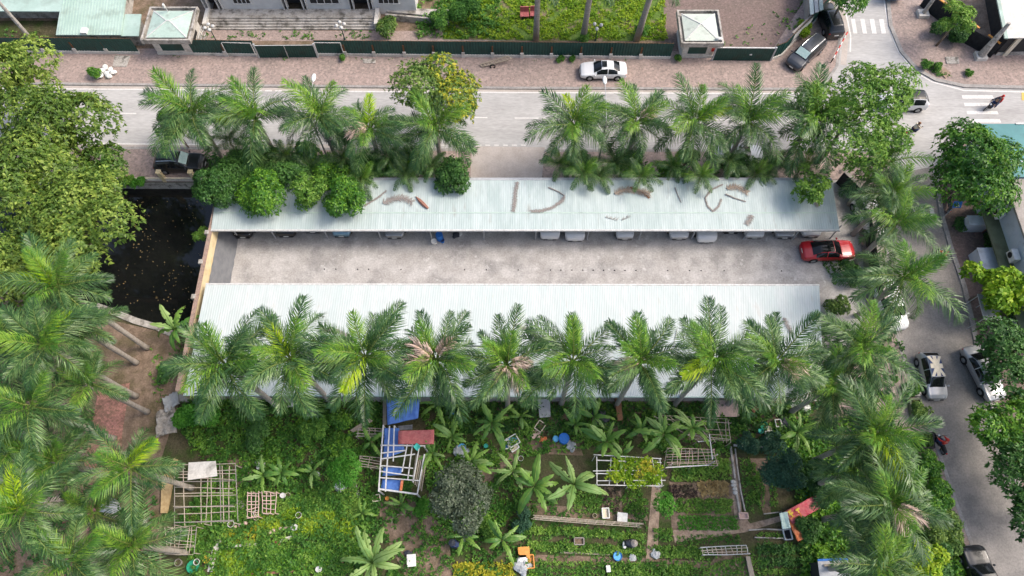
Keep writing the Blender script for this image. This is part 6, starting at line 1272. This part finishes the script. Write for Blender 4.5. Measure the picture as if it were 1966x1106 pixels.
polegrid([(690, 822), (736, 824), (736, 838), (684, 838)], 1.0, 3, 3, .04, 'bamboo', 'bamboo side rails left of the blue tarps, upper', 10, .3); polegrid([(692, 876), (733, 880), (732, 902), (690, 896)], 1.0, 2, 4, .03, 'bamboo', 'bamboo side rails left of the blue tarps, lower', 11, .3)
slab_([(362, 888), (414, 885), (417, 914), (360, 922)], 1.75, .04, 'conc_l', 'roof_sheet', 'whitish corrugated sheet lying on the bamboo trellis', 'sheet')
slab_([(310, 920), (334, 880), (340, 882), (320, 985), (308, 985)], .25, .2, 'bamboo_y', 'straw_mat', 'yellow strip of split bamboo matting beside the leaning trunk', 'mat')
# white pole frame with tarps
Z = 2.1
t = thing('pole_frame', P(730, 945), 'white pole frame hung with blue tarps and a red sheet', 'frame'); o = P(730, 945)
for a_, c, w_ in (((736, 816), (727, 944), .09), ((748, 818), (740, 944), .09), ((757, 818), (755, 886), .075), ((782, 853), (772, 906), .075), ((792, 853), (783, 920), .075), ((805, 858), (793, 926), .075), ((731, 855), (817, 856), .09), ((734, 870), (778, 865), .09), ((733, 881), (797, 872), .09), ((731, 894), (793, 899), .075), ((731, 905), (793, 914), .075), ((730, 917), (806, 923), .075), ((728, 939), (802, 949), .12), ((815, 872), (801, 950), .09)):
    b = MB(); b.bar(P(*a_, Z) - o, P(*c, Z) - o, w_); b.build('pole', K['white'], t)
for x, y in ((736, 818), (757, 818), (815, 858), (728, 943), (801, 949), (731, 895)): p = P(x, y, Z) - o; b = MB(); b.bar((p.x, p.y, 0), (p.x, p.y, Z), .09); b.build('post', K['white'], t)
for k in range(7): b = MB(); b.bar(P(800 + k * 3.2, 872 + k, 1.95) - o, P(791 + k * 3, 925 + k * 3, 1.9) - o, .07); b.build('stick', K['wood'], t)
def tarp(px, z, m, label, name='tarp', seed=0, cat='tarp', amp=.05):
    v = PV(px, z); o = v[0].copy(); rng = random.Random(seed); n = 8; b = MB(); g = []
    for i in range(n + 1):
        for j in range(n + 1): p = v[0].lerp(v[1], i / n).lerp(v[3].lerp(v[2], i / n), j / n) - o; g.append((p.x, p.y, p.z + rng.uniform(-amp, amp) - .12 * math.sin(math.pi * i / n) * math.sin(math.pi * j / n)))
    b.add(g, [(i * (n + 1) + j, (i + 1) * (n + 1) + j, (i + 1) * (n + 1) + j + 1, i * (n + 1) + j + 1) for i in range(n) for j in range(n)]); vv = [(x, y, z_ - .02) for x, y, z_ in g]
    q = b.build(name, K[m], None, o, smooth=True); sm = q.modifiers.new('thickness', 'SOLIDIFY'); sm.thickness = .02; return tag(q, label, cat, 'tarps and sheets in the garden')
tarp([(742, 763), (806, 766), (803, 803), (744, 816)], 1.9, 'tarpb', 'large bright blue tarp just below the white roof', seed=1)
tarp([(738, 822), (766, 822), (778, 866), (736, 882)], 1.85, 'tarpb', 'blue tarp under the white poles left of the red sheet', seed=2)
tarp([(736, 897), (772, 898), (770, 912), (734, 914)], 1.7, 'tarpb', 'small blue tarp in the middle of the white pole frame', seed=3)
tarp([(734, 920), (771, 922), (766, 943), (731, 939)], 1.7, 'tarpb', 'blue tarp at the lower end of the white pole frame', seed=4)
tarp([(765, 827), (834, 825), (833, 853), (764, 853)], 2.3, 'red_sheet', 'dull red sheet laid on the white poles', 'roof_sheet', 5, 'sheet', .015)
tarp([(764, 818), (792, 815), (792, 825), (765, 826)], 1.8, 'tarpg', 'dark grey cover between the blue tarp and the red sheet', seed=6)
tarp([(800, 850), (808, 857), (801, 866), (793, 858)], 2.35, 'teal_p', 'small cyan tray on the corner of the white poles', 'tray', 7, 'tray', .01)
b = MB(); q = PV([(770, 920), (775, 920), (772, 942), (767, 942)], 1.95); o_ = q[0].copy(); b.slab([x - o_ for x in q], .05); tag(b.build('orange_board', K['orangecloth'], None, o_), 'narrow orange board at the edge of the lowest blue tarp', 'board')
b = MB(); pl_ = PV([(735, 770), (742, 770), (742, 815), (735, 818)], .9); o_ = pl_[0].copy(); b.slab([x - o_ for x in pl_], .06); tag(b.build('plank', K['wood'], None, o_), 'grey plank along the left side of the big blue tarp', 'plank')
slab_([(672, 826), (678, 830), (716, 808), (708, 803)], .6, .08, 'wood', 'plank', 'wide grey plank ramp slanting below the white roof', 'plank')
slab_([(1432, 1068), (1440, 1068), (1450, 1110), (1440, 1110)], .3, .15, 'wood', 'plank', 'long grey plank at the bottom edge, right garden', 'plank')
slab_([(1032, 766), (1056, 766), (1057, 800), (1036, 802)], .5, .05, 'steel', 'roof_sheet', 'crumpled grey sheet below the white roof right of the pink palm', 'sheet')
slab_([(1372, 768), (1416, 770), (1420, 800), (1374, 800)], .45, .06, 'pink', 'rubbish_board', 'white edged litter board below the white roof, right', 'board')
slab_([(1180, 765), (1192, 765), (1196, 806), (1186, 808)], .5, .25, 'brown', 'fallen_trunk', 'brown fallen trunk piece below the white roof', 'log'); slab_([(1443, 787), (1462, 768), (1470, 772), (1448, 793)], .5, .2, 'brown', 'fallen_trunk', 'dark brown fallen sheath by the right palms', 'log')
# red cloth, edging walls, walkways
tarp([(1503, 984), (1566, 950), (1584, 970), (1522, 1006)], 1.0, 'redcloth', 'crimson cloth banner spread over bushes, upper arm', 'cloth', 8, 'cloth', .08)
tarp([(1510, 994), (1536, 984), (1562, 1026), (1532, 1040)], .95, 'orangecloth', 'orange cloth banner running down from the crimson one', 'cloth', 9, 'cloth', .08)
for i, (x, y) in enumerate(((1515, 982), (1519, 986), (1531, 978))): b = MB(); p = P(x, y, 1.06); b.box((0, 0, 0), (.34, .12, .02), .5); b.box((.05, -.14, 0), (.1, .22, .021), .5); tag(b.build('yellow_mark', K['yellow'], None, p), 'yellow letter-like mark on the crimson cloth', 'mark', 'yellow marks on the cloth')
tarp([(1496, 985), (1512, 982), (1518, 1014), (1502, 1016)], 1.15, 'foil', 'pale blue and white wrap beside the orange cloth', 'wrap', 10, 'wrap', .05)
crate(1513, 1026, .6, .75, .25, 'foam', 'white framed black tray below the pale wrap', 5, 'black', 'tray')
def edging(px, label, m='conc', wd=.15, h=.14, name='garden_edging', cat='edging'):
    v = PV(px); o = v[0].copy(); b = MB()
    for p, q in zip(v, v[1:]): b.bar(p - o + Vector((0, 0, h / 2)), q - o + Vector((0, 0, h / 2)), wd, h)
    tag(b.build(name, K[m], None, o), label, cat, 'edgings and walkways in the garden')
edging([(1402, 858), (1408, 900), (1414, 950), (1420, 985)], 'mossy concrete edging line in the right garden'); edging([(1411, 862), (1416, 905), (1422, 945), (1430, 982)], 'thin pale edging right of the mossy one', 'conc', .1, .12)
edging([(1408, 855), (1450, 858), (1478, 858)], 'short pale edging at the top of the right beds', 'conc_l', .15); edging([(1437, 1018), (1470, 1016), (1508, 1018)], 'stone edging above the small walled bed', 'conc', .1); edging([(1448, 1032), (1510, 1034)], 'stone edging below the small walled bed', 'conc', .08)
edging([(1466, 987), (1500, 983)], 'grey rail edging left of the red cloth', 'conc', .08); edging([(404, 1098), (412, 1060), (424, 1035), (430, 1030)], 'pale concrete walkway slab in the left garden', 'conc_l', .38, .12); edging([(428, 1050), (480, 1046), (520, 1047), (545, 1036), (575, 1026)], 'curved pale walkway across the left garden', 'conc_l', .2, .12)
edging([(470, 1104), (560, 1096), (600, 1088), (660, 1082)], 'reddish walkway line along the bottom of the left garden', 'terracotta', .2, .1); edging([(680, 926), (690, 955), (692, 968)], 'white slab path below the vivid small tree', 'conc_l', .22, .1); edging([(1075, 1060), (1170, 1064)], 'grey rail lying under the bottom vegetable row', 'wood', .15); edging([(752, 1005), (754, 995), (765, 988), (775, 988)], 'curved pale log edging in the brown clearing', 'wood', .1)
edging([(186, 588), (225, 602), (262, 617), (300, 628), (333, 642)], 'old stone edge along the bottom of the pond', 'conc', .55, .12, 'pond_edge')
# small things with their own looks
for a_ in (('bucket', 443, 1006, .24, .35, 'foam', 'white rimmed pot with dark soil at the end of the garden walkway'), ('bucket', 491, 985, .2, .3, 'foam', 'round pot at the foot of the pink trellis, upper of two'), ('bucket', 492, 993, .22, .32, 'cream', 'round pot at the foot of the pink trellis, lower of two'),
           ('bucket', 552, 951, .2, .3, 'cream', 'cream pot right of the white lidded drum'), ('bucket', 573, 989, .22, .3, 'foam', 'white ring pot in the lime bed'), ('bucket', 414, 1035, .17, .3, 'black', 'black pot beside the pale walkway'), ('bucket', 377, 1079, .22, .3, 'foam', 'white bucket above the green tub'),
           ('bucket', 370, 1088, .45, .25, 'green', 'square-looking green tub at the bottom left garden', 'green'), ('bucket', 396, 1074, .26, .3, 'yellow', 'yellow pot beside the white bucket', 'yellow'), ('bucket', 341, 1080, .25, .4, 'drygrey', 'grey pot left of the green tub'), ('bucket', 1000, 880, .2, .3, 'foam', 'white ring pot on the brown path below the basins'),
           ('bucket', 1142, 990, .16, .3, 'cream', 'cream pot left of the foam boxes'), ('bucket', 887, 859, .3, .35, 'sky', 'light blue basin on a pale cloth left of the washing basins', 'sky'), ('bucket', 940, 866, .18, .3, 'olive', 'olive pot under the large banana leaves'), ('bucket', 933, 856, .17, .3, 'teal_p', 'small teal pot under the large banana leaves', 'teal_p'),
           ('bucket', 1467, 817, .3, .4, 'green', 'green paint bucket in the junk corner', 'green'), ('bucket', 1461, 827, .2, .4, 'teal_p', 'teal paint bucket below the green one', 'teal_p'), ('bucket', 1476, 823, .22, .4, 'cream', 'tan paint bucket right of the green one', 'cream'), ('bucket', 1466, 838, .18, .3, 'black', 'black pot below the teal paint bucket'),
           ('bucket', 1186, 1068, .32, .3, 'blue', 'bright blue basin below the crouching gardener', 'sky'), ('bucket', 743, 957, .15, .25, 'orange', 'orange pot at the foot of the small banana plant', 'orange')): bucket(*a_[1:7], *a_[7:])
drum(542, 951, .2, .5, 'white', 'white lidded drum beside the cream pot'); drum(564, 1012, .24, .4, 'white', 'white round lid in the left garden bed'); drum(611, 1093, .22, .4, 'white', 'white round lid at the bottom of the left garden'); drum(1083, 841, .42, .6, 'blue', 'wide blue drum lid on the brown path'); drum(1067, 842, .24, .4, 'sky', 'small pale blue container beside the wide blue drum')
drum(608, 910, .18, .4, 'foam', 'white jar among weeds left of the vivid small tree')
crate(1163, 985, .55, .75, .35, 'foam', 'pale green foam box in the middle garden, left of two', 2, 'lime' if False else 'cream', 'foam box'); crate(1195, 993, .7, .6, .35, 'foam', 'white foam box with a lid in the middle garden, right of two', -6, None, 'foam box', lid=True)
crate(1112, 1039, .75, .5, .3, 'drygrey', 'grey crate standing between the two long vegetable rows', 0, 'dirt'); crate(722, 956, .6, .5, .3, 'cream', 'pale crate at the foot of the white pole frame', 10, 'terracotta'); crate(1037, 818, .65, .8, .35, 'cream', 'broken cream crate tilted on the brown path', -35, 'dirt')
crate(985, 846, .9, .8, .3, 'foam', 'white square washing sink beside its tap basin, upper', 30, 'sky', 'sink'); crate(986, 857, .7, .65, .3, 'foam', 'white square washing sink with a round drain, lower', 35, 'cream', 'sink'); crate(972, 853, .5, .7, .3, 'foam', 'white tray with a blue cloth left of the sinks', 5, 'blue', 'tray')
crate(1478, 835, .6, .7, .35, 'foam', 'white crate below the paint buckets', 5, 'drygrey'); crate(1495, 812, .5, .6, .3, 'foam', 'white framed crate right of the paint buckets', 5, 'terracotta'); crate(790, 1076, .6, .8, .35, 'foam', 'white foam box below the dark blue bag, bottom middle', 5, None, 'foam box', lid=True)
crate(1006, 1061, .8, .75, .35, 'orange', 'orange box beside the banana plant, upper of two', 5, None, 'box', lid=True); crate(1017, 1078, .65, .95, .4, 'orange', 'orange box lower right of its twin', 5, 'orange', 'box'); crate(1004, 1071, .6, .5, .35, 'foam', 'white box between the two orange ones', 0, None, 'foam box', lid=True)
crate(1168, 1092, .25, .4, .3, 'foam', 'small white carton at the bottom path', 3, None, 'carton', lid=True); crate(1428, 990, .7, .45, .3, 'pink', 'pinkish block at the foot of the white edging', 0, 'pink', 'block')
for a_ in ((502, 893, .5, 'foam', 'white plastic bag among banana leaves', 5), (653, 935, .55, 'bag', 'grey plastic bag below the vivid small tree', 6), (1000, 1088, .8, 'bag', 'patterned grey cloth bag at the bottom below the orange boxes', 7), (1097, 857, .5, 'bag', 'grey rubbish bag on the brown path by the blue drum', 8),
           (1028, 835, .5, 'pink', 'pale rubbish heap on the brown path', 9), (1041, 844, .35, 'orangecloth', 'orange rubbish heap on the brown path', 10), (1130, 775, .4, 'foam', 'white bag below the white roof, centre', 11), (1150, 800, .8, 'darkbag', 'dark rubbish heap below the white roof, centre', 12), (1526, 779, .5, 'foam', 'white bag below the right end of the white roof, left of two', 13),
           (1548, 783, .5, 'foam', 'white bag below the right end of the white roof, right of two', 14), (1508, 812, .6, 'darkbag', 'dark bag right of the white framed crate', 15), (785, 1065, .4, 'darkbag', 'dark blue bag at the bottom middle path', 16), (1262, 932, .25, 'bag', 'grey can-like bag on the tan path', 17), (885, 868, .7, 'bag', 'pale cloth under the light blue basin', 18),
           (1215, 1071, .35, 'bag', 'grey scrap below the vegetable rows', 19), (1258, 1066, .45, 'bag', 'white scrap heap left of the pale lattice', 20), (815, 972, .3, 'red', 'red bag at the left of the grey-leaved tree', 21), (533, 1042, .3, 'redcloth', 'red cloth on the curved walkway in the left garden', 22), (215, 975, .9, 'bag', 'crumpled silvery sheet heap under the left palms', 23),
           (600, 790, .7, 'bag', 'grey rubbish below the white roof, left', 24), (560, 775, .6, 'foam', 'white rubbish below the white roof, far left', 25), (1544, 1035, .3, 'foam', 'white scrap at the end of the orange cloth', 26), (1546, 950, .3, 'teal_p', 'teal scrap above the crimson cloth', 27), (1546, 1017, .35, 'redcloth', 'small red scrap right of the orange cloth', 28),
           (868, 790, .3, 'blue', 'blue scrap right of the big blue tarp', 29), (700, 785, .5, 'bag', 'grey blue scrap left of the big blue tarp', 30), (460, 970, .5, 'drygrey', 'grey stones at the right of the bamboo trellis', 31)): heap(*a_)
tarp([(312, 765), (340, 750), (345, 775), (318, 792)], .4, 'bag', 'pale grey sheet by the pond end of the white roof', 'ground_sheet', 20, 'sheet', .15); tarp([(300, 790), (335, 780), (338, 830), (300, 840)], .3, 'conc', 'grey rubble sheet left of the bright corner bush', 'ground_sheet', 21, 'sheet', .2)
# little stones along the garden path edge, hut at the bottom
for i, (x, y) in enumerate(((1407, 925), (1408, 932), (1410, 939), (1411, 946), (452, 1012), (462, 1008), (472, 1004), (520, 1022), (528, 1018), (540, 1015), (550, 1012))):
    rr = random.Random(i); p = P(x, y); b = MB(); b.ball((0, 0, .1), (.2, .16, .14), 7, jit=.15, rng=rr); tag(b.build('edge_stone', K['conc_l' if x > 1000 else 'pink'], None, p), 'round pale stone edging the tan path' if x > 1000 else 'pinkish stone edging the left garden beds', 'stone', 'stones edging the tan path' if x > 1000 else 'stones edging the left beds')
hut = roofed('garden_hut', 'small hut with a grey sheet roof at the bottom edge under the palms', [(1570, 1076), (1628, 1074), (1640, 1140), (1578, 1140)], 2.2, 'steel', 'dark', .15, .06)
b = MB(); p, q = P(1570, 1075.5, 2.24), P(1628, 1073.5, 2.24); b.bar(p, q, .14, .05); b.build('ridge_trim', K['blue'], hut); b = MB(); p, q = P(1582, 1086, 2.3), P(1632, 1082, 2.3); b.bar(p, q, .16, .08); b.build('roof_plank', K['wood'], hut)
# end
